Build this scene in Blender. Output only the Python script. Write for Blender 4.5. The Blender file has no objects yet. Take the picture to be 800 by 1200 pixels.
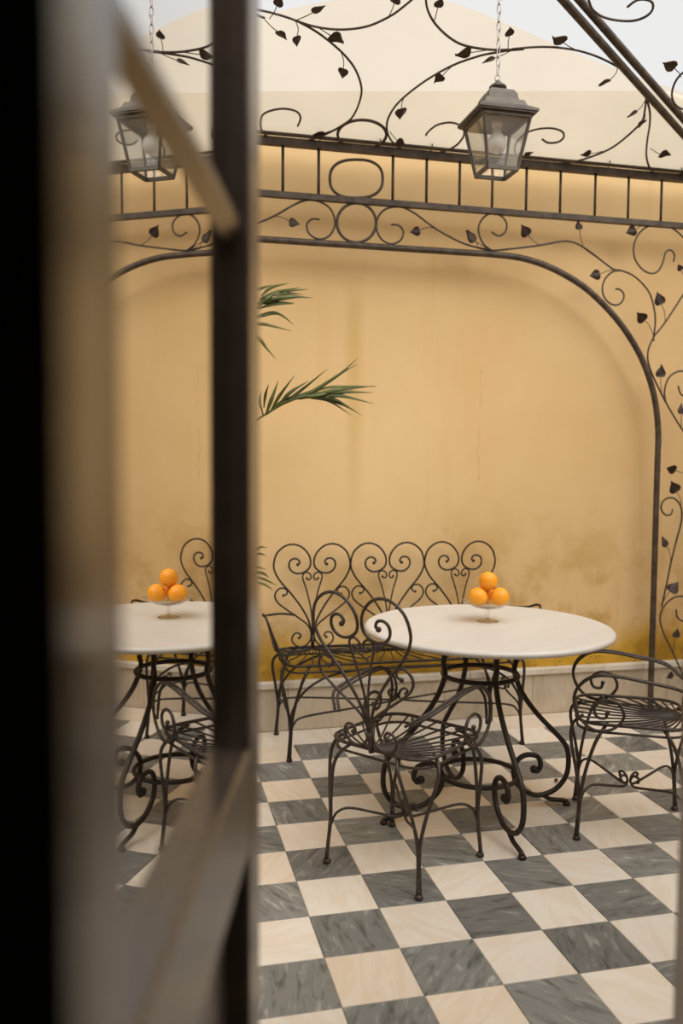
import bpy, bmesh, math, random
from mathutils import Vector, Matrix, Quaternion

random.seed(7)
scene = bpy.context.scene
COL = scene.collection

# ------------------------------------------------------------------ camera
T = 0.225                                    # floor tile, metres
FPX, PITCH, ROLL, YAW = 993.5, 0.062, 0.0065, 0.2292
CAM = Vector((-2.1809 * T, -14.1539 * T, 6.3096 * T))
FW = Vector((math.sin(YAW) * math.cos(PITCH), math.cos(YAW) * math.cos(PITCH), -math.sin(PITCH)))
_rt = Vector((math.cos(YAW), -math.sin(YAW), 0.0))
_up = _rt.cross(FW)
RT = _rt * math.cos(ROLL) + _up * math.sin(ROLL)
UP = -_rt * math.sin(ROLL) + _up * math.cos(ROLL)
cam_data = bpy.data.cameras.new('camera')
cam = bpy.data.objects.new('camera', cam_data)
COL.objects.link(cam)
cam_data.sensor_fit = 'HORIZONTAL'
cam_data.sensor_width = 24.0
cam_data.lens = FPX / 800.0 * 24.0
cam_data.clip_start = 0.02
cam_data.dof.use_dof = True
cam_data.dof.focus_distance = 3.2
cam_data.dof.aperture_fstop = 1.9
cam.matrix_world = Matrix(((RT.x, UP.x, -FW.x, CAM.x), (RT.y, UP.y, -FW.y, CAM.y), (RT.z, UP.z, -FW.z, CAM.z), (0, 0, 0, 1)))
scene.camera = cam

# ------------------------------------------------------------------ light
world = bpy.data.worlds.new('overcast_sky')
scene.world = world
world.use_nodes = True
bg = world.node_tree.nodes['Background']
bg.inputs['Color'].default_value = (1.0, 0.995, 0.99, 1)
bg.inputs['Strength'].default_value = 0.85

sun_data = bpy.data.lights.new('hazy_sun_offscreen', 'SUN')
sun_data.energy = 4.1
sun_data.angle = math.radians(70)
sun_data.color = (1.0, 0.945, 0.87)
sun = bpy.data.objects.new('hazy_sun_offscreen', sun_data)
COL.objects.link(sun)
sun.rotation_euler = (math.radians(40), 0, math.radians(30))

scene.view_settings.view_transform = 'Standard'
scene.view_settings.look = 'None'
scene.view_settings.gamma = 1.0
scene.view_settings.use_curve_mapping = False
scene.view_settings.exposure = 0.0

# ------------------------------------------------------------------ pixel helpers (a pixel gives a direction only)
def ray(x, y):
    return FW + RT * ((x - 400) / FPX) + UP * ((600 - y) / FPX)
def on_y(x, y, Y):
    d = ray(x, y); return CAM + d * ((Y - CAM.y) / d.y)
def on_z(x, y, z):
    d = ray(x, y); return CAM + d * ((z - CAM.z) / d.z)
def project(p):
    d = Vector(p) - CAM; z = d.dot(FW)
    return (400 + FPX * d.dot(RT) / z, 600 - FPX * d.dot(UP) / z, z)

# ------------------------------------------------------------------ materials
def new_mat(name):
    m = bpy.data.materials.new(name); m.use_nodes = True
    nt = m.node_tree
    return m, nt, nt.nodes['Principled BSDF']
def node(nt, kind, **kw):
    n = nt.nodes.new(kind)
    for k, v in kw.items():
        if k in n.inputs: n.inputs[k].default_value = v
        else: setattr(n, k, v)
    return n
def ramp(nt, fac, stops):
    r = nt.nodes.new('ShaderNodeValToRGB')
    el = r.color_ramp.elements
    while len(el) < len(stops): el.new(0.5)
    for e, (p, c) in zip(el, stops):
        e.position = p; e.color = (c[0], c[1], c[2], 1) if len(c) == 3 else c
    nt.links.new(fac, r.inputs[0]); return r.outputs[0]
def mixc(nt, fac, a, b, mode='MIX'):
    m = nt.nodes.new('ShaderNodeMix'); m.data_type = 'RGBA'; m.blend_type = mode
    for sock, v in ((m.inputs[0], fac), (m.inputs[6], a), (m.inputs[7], b)):
        if isinstance(v, (int, float)): sock.default_value = v
        elif isinstance(v, tuple): sock.default_value = (*v[:3], 1)
        else: nt.links.new(v, sock)
    return m.outputs[2]
def math_n(nt, op, a, b=None, c=None):
    m = nt.nodes.new('ShaderNodeMath'); m.operation = op
    for i, v in enumerate((a, b, c)):
        if v is None: continue
        if isinstance(v, (int, float)): m.inputs[i].default_value = v
        else: nt.links.new(v, m.inputs[i])
    return m.outputs[0]
def smooth(nt, v, a, b):
    m = nt.nodes.new('ShaderNodeMapRange'); m.interpolation_type = 'SMOOTHSTEP'
    m.inputs[1].default_value = a; m.inputs[2].default_value = b
    m.inputs[3].default_value = 0; m.inputs[4].default_value = 1
    nt.links.new(v, m.inputs[0]); return m.outputs[0]
def bump(nt, bsdf, h, strength=0.2, dist=0.01):
    b = nt.nodes.new('ShaderNodeBump'); b.inputs['Strength'].default_value = strength
    b.inputs['Distance'].default_value = dist
    nt.links.new(h, b.inputs['Height']); nt.links.new(b.outputs[0], bsdf.inputs['Normal'])

M = {}
def mat_simple(key, col, rough=0.5, metal=0.0, spec=0.5, var=0.0, scale=30, bumps=0.0):
    m, nt, b = new_mat(key)
    b.inputs['Roughness'].default_value = rough; b.inputs['Metallic'].default_value = metal
    b.inputs['Specular IOR Level'].default_value = spec
    tc = node(nt, 'ShaderNodeTexCoord')
    nz = node(nt, 'ShaderNodeTexNoise', Scale=scale, Detail=4.0); nt.links.new(tc.outputs['Object'], nz.inputs['Vector'])
    lo = tuple(c * (1 - var) for c in col); hi = tuple(min(1, c * (1 + var)) for c in col)
    nt.links.new(ramp(nt, nz.outputs[0], [(0.3, lo), (0.7, hi)]), b.inputs['Base Color'])
    if bumps: bump(nt, b, nz.outputs[0], bumps, 0.004)
    M[key] = m; return m

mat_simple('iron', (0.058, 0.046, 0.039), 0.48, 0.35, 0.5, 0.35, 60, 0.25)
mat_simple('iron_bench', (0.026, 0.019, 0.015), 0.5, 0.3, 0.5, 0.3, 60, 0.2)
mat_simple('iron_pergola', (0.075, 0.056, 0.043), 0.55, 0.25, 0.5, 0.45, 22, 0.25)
mat_simple('iron_leaf', (0.050, 0.034, 0.027), 0.5, 0.3, 0.5, 0.5, 40, 0.3)
mat_simple('lantern_metal', (0.105, 0.092, 0.075), 0.55, 0.25, 0.5, 0.25, 25, 0.2)
mat_simple('lantern_dark', (0.05, 0.045, 0.04), 0.6, 0.2, 0.4, 0.2, 25, 0.1)
mat_simple('chain_metal', (0.46, 0.44, 0.42), 0.4, 0.7, 0.5, 0.2, 80, 0.1)
mat_simple('door_wood', (0.130, 0.096, 0.076), 0.27, 0.0, 0.9, 0.2, 14, 0.03)
mat_simple('shutter_board', (0.012, 0.009, 0.008), 0.8, 0.0, 0.1, 0.2, 14, 0.0)
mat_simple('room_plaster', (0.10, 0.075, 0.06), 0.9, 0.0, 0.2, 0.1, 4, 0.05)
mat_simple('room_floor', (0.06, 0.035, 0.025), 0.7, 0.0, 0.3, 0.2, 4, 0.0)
mat_simple('palm_leaf', (0.078, 0.094, 0.018), 0.42, 0.0, 0.5, 0.55, 9, 0.0)
mat_simple('palm_stem', (0.12, 0.17, 0.05), 0.5, 0.0, 0.4, 0.3, 9, 0.0)
mat_simple('palm_trunk', (0.11, 0.07, 0.045), 0.9, 0.0, 0.2, 0.4, 25, 0.6)
mat_simple('terracotta', (0.42, 0.17, 0.09), 0.85, 0.0, 0.3, 0.15, 12, 0.2)
mat_simple('soil', (0.05, 0.033, 0.022), 0.95, 0.0, 0.1, 0.3, 60, 0.8)
mat_simple('bulb', (0.88, 0.86, 0.82), 0.25, 0.0, 0.5, 0.02, 5, 0.0)
mat_simple('orange_stem', (0.10, 0.10, 0.03), 0.8, 0.0, 0.3, 0.2, 60, 0.0)

def make_orange():
    m, nt, b = new_mat('orange_peel')
    tc = node(nt, 'ShaderNodeTexCoord')
    nz = node(nt, 'ShaderNodeTexNoise', Scale=18.0, Detail=2.0); nt.links.new(tc.outputs['Object'], nz.inputs['Vector'])
    nt.links.new(ramp(nt, nz.outputs[0], [(0.3, (0.90, 0.32, 0.010)), (0.7, (0.97, 0.43, 0.022))]), b.inputs['Base Color'])
    b.inputs['Roughness'].default_value = 0.45
    v = node(nt, 'ShaderNodeTexVoronoi', Scale=220.0); nt.links.new(tc.outputs['Object'], v.inputs['Vector'])
    bump(nt, b, v.outputs['Distance'], 0.25, 0.002)
    M['orange'] = m
M['door_wood'].node_tree.nodes['Principled BSDF'].inputs['IOR'].default_value = 1.95
make_orange()

def make_wall():
    m, nt, b = new_mat('ochre_stucco')
    tc = node(nt, 'ShaderNodeTexCoord')
    sp = node(nt, 'ShaderNodeSeparateXYZ'); nt.links.new(tc.outputs['Object'], sp.inputs[0])
    X, Y, Z = sp.outputs
    big = node(nt, 'ShaderNodeTexNoise', Scale=1.1, Detail=5.0, Roughness=0.6); nt.links.new(tc.outputs['Object'], big.inputs['Vector'])
    mp = node(nt, 'ShaderNodeMapping'); mp.inputs['Scale'].default_value = (5.5, 5.5, 0.45)
    nt.links.new(tc.outputs['Object'], mp.inputs['Vector'])
    streak = node(nt, 'ShaderNodeTexNoise', Scale=1.0, Detail=4.0, Roughness=0.6); nt.links.new(mp.outputs[0], streak.inputs['Vector'])
    fine = node(nt, 'ShaderNodeTexNoise', Scale=90.0, Detail=5.0, Roughness=0.7); nt.links.new(tc.outputs['Object'], fine.inputs['Vector'])
    base = ramp(nt, big.outputs[0], [(0.30, (0.70, 0.482, 0.232)), (0.70, (0.77, 0.560, 0.298))])
    st = smooth(nt, streak.outputs[0], 0.56, 0.78)
    base = mixc(nt, math_n(nt, 'MULTIPLY', st, 0.30), base, (0.60, 0.37, 0.12))
    # height broken up by noise, for the damp patches
    zj = math_n(nt, 'ADD', Z, math_n(nt, 'MULTIPLY', big.outputs[0], 0.9))
    # one run-off streak down the wall
    dx = math_n(nt, 'ABSOLUTE', math_n(nt, 'ADD', math_n(nt, 'SUBTRACT', X, 0.58), math_n(nt, 'MULTIPLY', math_n(nt, 'SUBTRACT', streak.outputs[0], 0.5), 0.10)))
    run = math_n(nt, 'MULTIPLY', math_n(nt, 'SUBTRACT', 1.0, smooth(nt, dx, 0.0, 0.07)), math_n(nt, 'SUBTRACT', 1.0, smooth(nt, Z, 2.1, 2.45)))
    run = math_n(nt, 'MULTIPLY', run, smooth(nt, Z, 0.9, 1.7))
    base = mixc(nt, math_n(nt, 'MULTIPLY', run, 0.40), base, (0.52, 0.34, 0.10))
    # damp, mossy tide line above the marble skirting
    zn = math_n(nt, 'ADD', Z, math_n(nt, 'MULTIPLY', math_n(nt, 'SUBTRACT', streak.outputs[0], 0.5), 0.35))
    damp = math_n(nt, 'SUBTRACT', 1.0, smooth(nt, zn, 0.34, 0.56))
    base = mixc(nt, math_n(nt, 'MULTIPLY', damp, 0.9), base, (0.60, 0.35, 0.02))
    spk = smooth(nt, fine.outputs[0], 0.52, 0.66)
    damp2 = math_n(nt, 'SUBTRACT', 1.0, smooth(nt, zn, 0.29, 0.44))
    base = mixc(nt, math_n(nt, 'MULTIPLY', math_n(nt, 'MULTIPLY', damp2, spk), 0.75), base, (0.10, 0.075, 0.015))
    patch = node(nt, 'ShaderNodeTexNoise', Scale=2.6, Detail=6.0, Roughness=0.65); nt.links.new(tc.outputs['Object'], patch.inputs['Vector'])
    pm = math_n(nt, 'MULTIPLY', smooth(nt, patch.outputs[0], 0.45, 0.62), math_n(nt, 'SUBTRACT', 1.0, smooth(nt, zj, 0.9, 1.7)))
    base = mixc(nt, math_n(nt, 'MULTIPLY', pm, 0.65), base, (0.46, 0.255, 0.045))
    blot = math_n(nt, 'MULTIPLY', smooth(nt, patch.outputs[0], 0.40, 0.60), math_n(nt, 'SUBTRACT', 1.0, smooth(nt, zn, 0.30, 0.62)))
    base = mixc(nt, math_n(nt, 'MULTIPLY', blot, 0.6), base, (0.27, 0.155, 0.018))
    # hairline cracks
    cn = node(nt, 'ShaderNodeTexNoise', Scale=7.0, Detail=6.0, Roughness=0.7); nt.links.new(tc.outputs['Object'], cn.inputs['Vector'])
    for x0, za, zb, w in ((1.285, 1.25, 1.62, 0.0035), (1.29, 1.68, 1.95, 0.003), (-0.3, 0.9, 1.7, 0.003)):
        d = math_n(nt, 'ABSOLUTE', math_n(nt, 'ADD', math_n(nt, 'SUBTRACT', X, x0), math_n(nt, 'MULTIPLY', math_n(nt, 'SUBTRACT', cn.outputs[0], 0.5), 0.09)))
        k = math_n(nt, 'SUBTRACT', 1.0, smooth(nt, d, 0.0, w))
        k = math_n(nt, 'MULTIPLY', k, math_n(nt, 'MULTIPLY', smooth(nt, Z, za, za + 0.05), math_n(nt, 'SUBTRACT', 1.0, smooth(nt, Z, zb - 0.05, zb))))
        base = mixc(nt, math_n(nt, 'MULTIPLY', k, 0.32), base, (0.26, 0.15, 0.05))
    nt.links.new(base, b.inputs['Base Color'])
    b.inputs['Roughness'].default_value = 0.9; b.inputs['Specular IOR Level'].default_value = 0.2
    h = math_n(nt, 'ADD', math_n(nt, 'MULTIPLY', fine.outputs[0], 0.5), cn.outputs[0])
    bump(nt, b, h, 0.18, 0.006)
    M['wall'] = m
make_wall()

def make_marble(key, light, vein, dark, vscale, veinpos, rough, amount, spread=0.25, peach=0.0):
    """veined stone; each object turns its veins by its own random angle"""
    m, nt, b = new_mat(key)
    tc = node(nt, 'ShaderNodeTexCoord'); oi = node(nt, 'ShaderNodeObjectInfo')
    add = node(nt, 'ShaderNodeVectorMath', operation='ADD')
    cmb = node(nt, 'ShaderNodeCombineXYZ')
    for i, k in enumerate((37.0, 91.0, 13.0)): nt.links.new(math_n(nt, 'MULTIPLY', oi.outputs['Random'], k), cmb.inputs[i])
    rot = node(nt, 'ShaderNodeVectorRotate', rotation_type='Z_AXIS')
    nt.links.new(tc.outputs['Object'], rot.inputs['Vector'])
    nt.links.new(math_n(nt, 'MULTIPLY', math_n(nt, 'FRACT', math_n(nt, 'MULTIPLY', oi.outputs['Random'], 57.0)), 3.14), rot.inputs['Angle'])
    nt.links.new(rot.outputs[0], add.inputs[0]); nt.links.new(cmb.outputs[0], add.inputs[1])
    mp = node(nt, 'ShaderNodeMapping'); mp.inputs['Scale'].default_value = (1.0, 4.2, 1.0)
    nt.links.new(add.outputs[0], mp.inputs['Vector'])
    n1 = node(nt, 'ShaderNodeTexNoise', Scale=vscale, Detail=8.0, Roughness=0.65, Distortion=0.9); nt.links.new(mp.outputs[0], n1.inputs['Vector'])
    n2 = node(nt, 'ShaderNodeTexNoise', Scale=vscale * 0.5, Detail=3.0); nt.links.new(add.outputs[0], n2.inputs['Vector'])
    c = ramp(nt, n1.outputs[0], [(veinpos - 0.36, dark), (veinpos - 0.22, light), (veinpos - 0.14, light), (veinpos, vein)])
    c = mixc(nt, math_n(nt, 'MULTIPLY', n2.outputs[0], amount), c, tuple(x * 0.75 for x in light))
    br = math_n(nt, 'ADD', 1.0 - 0.55 * spread, math_n(nt, 'MULTIPLY', math_n(nt, 'FRACT', math_n(nt, 'MULTIPLY', oi.outputs['Random'], 7.0)), spread))
    cb = node(nt, 'ShaderNodeCombineColor')
    for i in range(3): nt.links.new(br, cb.inputs[i])
    c = mixc(nt, 1.0, c, cb.outputs[0], 'MULTIPLY')
    pk = smooth(nt, math_n(nt, 'FRACT', math_n(nt, 'MULTIPLY', oi.outputs['Random'], 23.0)), 0.5, 1.0)
    c = mixc(nt, math_n(nt, 'MULTIPLY', pk, peach), c, (1.0, 0.87, 0.70), 'MULTIPLY')
    nt.links.new(c, b.inputs['Base Color'])
    b.inputs['Roughness'].default_value = rough
    nt.links.new(math_n(nt, 'ADD', rough - 0.08, math_n(nt, 'MULTIPLY', n2.outputs[0], 0.2)), b.inputs['Roughness'])
    bump(nt, b, n1.outputs[0], 0.05, 0.003)
    M[key] = m
make_marble('tile_light', (0.735, 0.69, 0.62), (0.66, 0.57, 0.45), (0.70, 0.62, 0.52), 4.0, 0.78, 0.48, 0.2, 0.16, 0.40)
make_marble('tile_dark', (0.195, 0.200, 0.192), (0.46, 0.47, 0.44), (0.060, 0.064, 0.062), 8.0, 0.70, 0.42, 0.35, 0.45)
make_marble('skirting', (0.58, 0.50, 0.385), (0.44, 0.36, 0.25), (0.42, 0.34, 0.24), 3.2, 0.72, 0.55, 0.6)
make_marble('ledge_stone', (0.72, 0.67, 0.58), (0.60, 0.52, 0.42), (0.58, 0.50, 0.40), 2.6, 0.74, 0.55, 0.4)
make_marble('table_marble', (0.60, 0.585, 0.56), (0.57, 0.555, 0.53), (0.57, 0.555, 0.525), 2.2, 0.8, 0.35, 0.3)
mat_simple('grout', (0.30, 0.27, 0.22), 0.9, 0.0, 0.2, 0.2, 20, 0.1)

def make_canvas(key, col, trans):
    m, nt, b = new_mat(key)
    out = nt.nodes['Material Output']
    tc = node(nt, 'ShaderNodeTexCoord')
    w1 = node(nt, 'ShaderNodeTexWave', Scale=120.0); nt.links.new(tc.outputs['Object'], w1.inputs['Vector'])
    nz = node(nt, 'ShaderNodeTexNoise', Scale=3.0, Detail=4.0); nt.links.new(tc.outputs['Object'], nz.inputs['Vector'])
    c = ramp(nt, nz.outputs[0], [(0.3, tuple(x * 0.96 for x in col)), (0.7, col)])
    c = mixc(nt, math_n(nt, 'MULTIPLY', w1.outputs['Fac'], 0.06), c, (0.5, 0.45, 0.38))
    d = node(nt, 'ShaderNodeBsdfDiffuse'); t = node(nt, 'ShaderNodeBsdfTranslucent'); mx = node(nt, 'ShaderNodeMixShader')
    mx.inputs[0].default_value = trans
    nt.links.new(c, d.inputs['Color']); nt.links.new(c, t.inputs['Color'])
    nt.links.new(d.outputs[0], mx.inputs[1]); nt.links.new(t.outputs[0], mx.inputs[2]); nt.links.new(mx.outputs[0], out.inputs['Surface'])
    M[key] = m
make_canvas('canvas', (0.80, 0.735, 0.635), 0.70)
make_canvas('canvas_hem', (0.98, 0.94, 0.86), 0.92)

def make_mirror_glass():
    m, nt, b = new_mat('coated_glass')
    tc = node(nt, 'ShaderNodeTexCoord')
    nz = node(nt, 'ShaderNodeTexNoise', Scale=3.0, Detail=2.0); nt.links.new(tc.outputs['Object'], nz.inputs['Vector'])
    nt.links.new(ramp(nt, nz.outputs[0], [(0.3, (0.70, 0.67, 0.63)), (0.7, (0.74, 0.71, 0.67))]), b.inputs['Base Color'])
    b.inputs['Metallic'].default_value = 1.0; b.inputs['Roughness'].default_value = 0.012
    M['door_glass'] = m
make_mirror_glass()
def make_clear(key, tint, ior, gloss=0.10):
    m, nt, b = new_mat(key)
    out = nt.nodes['Material Output']
    tr = node(nt, 'ShaderNodeBsdfTransparent'); gl = node(nt, 'ShaderNodeBsdfGlossy', Roughness=0.04)
    tc = node(nt, 'ShaderNodeTexCoord')
    nz = node(nt, 'ShaderNodeTexNoise', Scale=14.0, Detail=3.0); nt.links.new(tc.outputs['Object'], nz.inputs['Vector'])
    nt.links.new(ramp(nt, nz.outputs[0], [(0.3, tuple(x * 0.94 for x in tint)), (0.7, tint)]), tr.inputs['Color'])
    lw = node(nt, 'ShaderNodeLayerWeight', Blend=0.5); fr = node(nt, 'ShaderNodeMapRange'); nt.links.new(math_n(nt, 'POWER', lw.outputs['Facing'], 3.0), fr.inputs[0]); fr.inputs[3].default_value = 0.04; fr.inputs[4].default_value = 0.75; mx = node(nt, 'ShaderNodeMixShader')
    df = node(nt, 'ShaderNodeBsdfDiffuse'); df.inputs['Color'].default_value = (0.85, 0.86, 0.85, 1)
    m2 = node(nt, 'ShaderNodeMixShader'); m2.inputs[0].default_value = gloss
    nt.links.new(tr.outputs[0], m2.inputs[1]); nt.links.new(df.outputs[0], m2.inputs[2])
    nt.links.new(fr.outputs[0], mx.inputs[0]); nt.links.new(m2.outputs[0], mx.inputs[1]); nt.links.new(gl.outputs[0], mx.inputs[2])
    nt.links.new(mx.outputs[0], out.inputs['Surface'])
    M[key] = m
make_clear('lantern_glass', (0.985, 0.995, 0.995), 1.5, 0.06)
make_clear('bowl_glass', (0.985, 0.985, 0.975), 1.5, 0.03)
make_clear('bowl_glass_amber', (0.97, 0.88, 0.70), 1.5, 0.05)

# ------------------------------------------------------------------ mesh helpers
def spline(pts, n=6, closed=False):
    P = [Vector(p) for p in pts]; N = len(P); out = []
    if N < 3 and not closed: return P
    segs = N if closed else N - 1
    for i in range(segs):
        if closed: a, b, c, d = P[(i - 1) % N], P[i], P[(i + 1) % N], P[(i + 2) % N]
        else:
            b, c = P[i], P[i + 1]
            a = P[i - 1] if i > 0 else b * 2 - c
            d = P[i + 2] if i + 2 < N else c * 2 - b
        for k in range(n):
            t = k / n
            out.append(0.5 * ((2 * b) + (c - a) * t + (2 * a - 5 * b + 4 * c - d) * t * t + (3 * b - a - 3 * c + d) * t ** 3))
    if not closed: out.append(P[-1])
    return out

class MB:
    def __init__(self): self.v = []; self.f = []; self.sm = []
    def tube(self, pts, r, sides=6, closed=False, sub=0, taper=None, flat=None):
        if sub: pts = spline(pts, sub, closed)
        P = [Vector(p) for p in pts]
        Q = [P[0]]
        for p in P[1:]:
            if (p - Q[-1]).length > 1e-5: Q.append(p)
        P = Q; N = len(P)
        if N < 2: return self
        tan = []
        for i in range(N):
            if closed: t = P[(i + 1) % N] - P[i - 1]
            else: t = P[min(i + 1, N - 1)] - P[max(i - 1, 0)]
            tan.append(t.normalized() if t.length > 1e-9 else Vector((0, 0, 1)))
        ref = Vector((0, 0, 1)) if abs(tan[0].z) < 0.9 else Vector((1, 0, 0))
        nrm = tan[0].cross(ref).normalized(); base = len(self.v)
        for i in range(N):
            if i: 
                q = tan[i - 1].rotation_difference(tan[i]); nrm = (q @ nrm); nrm = (nrm - tan[i] * nrm.dot(tan[i])).normalized()
            bn = tan[i].cross(nrm)
            rr = r if taper is None else r * (taper[0] + (taper[1] - taper[0]) * i / (N - 1))
            for k in range(sides):
                a = 2 * math.pi * (k + 0.5) / sides
                self.v.append(P[i] + nrm * (rr * math.cos(a)) + bn * (rr * math.sin(a)))
        rows = N if closed else N - 1
        for i in range(rows):
            for k in range(sides):
                a = base + i * sides + k; b_ = base + i * sides + (k + 1) % sides
                c = base + ((i + 1) % N) * sides + (k + 1) % sides; d = base + ((i + 1) % N) * sides + k
                self.f.append((a, b_, c, d)); self.sm.append(True)
        if not closed:
            self.f.append(tuple(base + k for k in reversed(range(sides)))); self.sm.append(False)
            self.f.append(tuple(base + (N - 1) * sides + k for k in range(sides))); self.sm.append(False)
        return self
    def ball(self, c, r, seg=8, rings=6, sz=1.0):
        c = Vector(c); base = len(self.v)
        self.v.append(c + Vector((0, 0, r * sz)))
        for i in range(1, rings):
            th = math.pi * i / rings
            for k in range(seg):
                ph = 2 * math.pi * k / seg
                self.v.append(c + Vector((r * math.sin(th) * math.cos(ph), r * math.sin(th) * math.sin(ph), r * sz * math.cos(th))))
        self.v.append(c - Vector((0, 0, r * sz))); last = len(self.v) - 1
        for k in range(seg): self.f.append((base, base + 1 + k, base + 1 + (k + 1) % seg)); self.sm.append(True)
        for i in range(rings - 2):
            for k in range(seg):
                a = base + 1 + i * seg
                self.f.append((a + k, a + seg + k, a + seg + (k + 1) % seg, a + (k + 1) % seg)); self.sm.append(True)
        a = base + 1 + (rings - 2) * seg
        for k in range(seg): self.f.append((a + k, last, a + (k + 1) % seg)); self.sm.append(True)
        return self
    def hexa(self, P):
        """eight corners: bottom four then top four, anticlockwise"""
        b = len(self.v); self.v += [Vector(p) for p in P]
        for q in ((3, 2, 1, 0), (4, 5, 6, 7), (0, 1, 5, 4), (1, 2, 6, 5), (2, 3, 7, 6), (3, 0, 4, 7)):
            self.f.append(tuple(b + i for i in q)); self.sm.append(False)
        return self
    def box(self, a, b_):
        x0, y0, z0 = a; x1, y1, z1 = b_
        return self.hexa([(x0, y0, z0), (x1, y0, z0), (x1, y1, z0), (x0, y1, z0), (x0, y0, z1), (x1, y0, z1), (x1, y1, z1), (x0, y1, z1)])
    def bar(self, a, b_, w, h, upv=(0, 0, 1)):
        a = Vector(a); b_ = Vector(b_); t = (b_ - a).normalized(); u = Vector(upv)
        s = t.cross(u).normalized() * (w / 2); u = s.cross(t).normalized() * (h / 2)
        return self.hexa([a - s - u, a + s - u, b_ + s - u, b_ - s - u, a - s + u, a + s + u, b_ + s + u, b_ - s + u])
    def lathe(self, prof, seg=24, c=(0, 0, 0), flat=False):
        c = Vector(c); base = len(self.v); n = len(prof)
        for r, z in prof:
            for k in range(seg):
                a = 2 * math.pi * k / seg
                self.v.append(c + Vector((r * math.cos(a), r * math.sin(a), z)))
        for i in range(n - 1):
            for k in range(seg):
                a = base + i * seg
                self.f.append((a + k, a + (k + 1) % seg, a + seg + (k + 1) % seg, a + seg + k)); self.sm.append(not flat)
        self.f.append(tuple(base + k for k in reversed(range(seg)))); self.sm.append(False)
        self.f.append(tuple(base + (n - 1) * seg + k for k in range(seg))); self.sm.append(False)
        return self
    def grid(self, rows, thick=None):
        b = len(self.v); n = len(rows[0])
        for r in rows: self.v += [Vector(p) for p in r]
        for i in range(len(rows) - 1):
            for k in range(n - 1):
                self.f.append((b + i * n + k, b + i * n + k + 1, b + (i + 1) * n + k + 1, b + (i + 1) * n + k)); self.sm.append(True)
        return self
    def mesh(self, name, mat, off=None, bevel=0):
        me = bpy.data.meshes.new(name)
        o = Vector(off) if off is not None else Vector((0, 0, 0))
        me.from_pydata([tuple(v - o) for v in self.v], [], self.f)
        me.polygons.foreach_set('use_smooth', self.sm)
        if bevel:
            bm = bmesh.new(); bm.from_mesh(me)
            bmesh.ops.bevel(bm, geom=bm.edges[:], offset=bevel, segments=1, affect='EDGES', profile=0.5)
            bm.to_mesh(me); bm.free()
        me.materials.append(M[mat]); me.update(); return me
    def build(self, name, mat, parent=None, off=None, bevel=0, loc=None):
        return link(name, self.mesh(name, mat, off, bevel), parent, loc)

def link(name, me, parent=None, loc=None):
    o = bpy.data.objects.new(name, me); COL.objects.link(o)
    if parent is not None: o.parent = parent
    if loc is not None: o.location = loc
    return o
def thing(name, label, cat, loc=(0, 0, 0), rz=0.0, group=None):
    o = bpy.data.objects.new(name, None); COL.objects.link(o)
    o.empty_display_size = 0.1
    o.location = loc; o.rotation_euler = (0, 0, rz)
    tag(o, label, cat, group); return o
def tag(o, label, cat, group=None):
    o['label'] = label; o['category'] = cat
    if group: o['group'] = group
    return o
def structure(o): o['kind'] = 'structure'; return o
def copy_tree(o, parent=None):
    c = o.copy(); COL.objects.link(c); c.parent = parent
    for ch in list(o.children): copy_tree(ch, c)
    return c

# ------------------------------------------------------------------ door geometry (leaf plane) needed by the facade
_d = FW + RT * (28 / FPX); DH = Vector((_d.x, _d.y, 0)).normalized()      # along the open leaf, outwards
DN = Vector((DH.y, -DH.x, 0))                                             # towards the camera side
GLASS_C = 0.152
def leaf_pt(u, w, z): 
    p = Vector((CAM.x, CAM.y, 0)) + DH * u + DN * (w - GLASS_C); p.z = z; return p
_fh = Vector((FW.x, FW.y, 0)).normalized(); _rh = Vector((_rt.x, _rt.y, 0))
def cam_pt(lat, dep, z=0.0):
    p = Vector((CAM.x, CAM.y, 0)) + _fh * dep + _rh * lat; p.z = z; return p

# ------------------------------------------------------------------ structure
WALL_Y, SKIRT_Y, ARCH_Y = 1.15, 1.125, 1.0
XL, XR = -2.25, 3.375
_j = cam_pt(-0.104, 0.360)
FAC_Y = _j.y; DOOR_X0 = _j.x; DOOR_X1 = DOOR_X0 + 0.62
DOOR_H = 2.35
def slab(name, a, b, mat):
    return structure(MB().box(a, b).build(name, mat))
slab('wall_back', (XL - 0.2, WALL_Y, -0.05), (XR + 0.2, WALL_Y + 0.2, 3.06), 'wall')
slab('wall_left', (XL - 0.2, FAC_Y - 0.12, -0.05), (XL, WALL_Y, 3.06), 'wall')
slab('wall_right', (XR, FAC_Y - 0.12, -0.05), (XR + 0.2, WALL_Y, 3.06), 'wall')
fm = MB()
SW1 = DOOR_X0 - 0.10; SW0 = SW1 - 0.80; SWZ = 0.32
fm.box((XL, FAC_Y - 0.12, -0.05), (SW0, FAC_Y, 2.9)).box((SW0, FAC_Y - 0.12, -0.05), (SW1, FAC_Y, SWZ)).box((SW0, FAC_Y - 0.12, DOOR_H + 0.07), (DOOR_X0 - 0.07, FAC_Y, 2.9))
fm.box((DOOR_X1 + 0.07, FAC_Y - 0.12, -0.05), (XR, FAC_Y, 2.9))
fm.box((DOOR_X0 - 0.07, FAC_Y - 0.12, DOOR_H + 0.07), (DOOR_X1 + 0.07, FAC_Y, 2.9))
structure(fm.build('wall_front', 'wall'))
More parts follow.
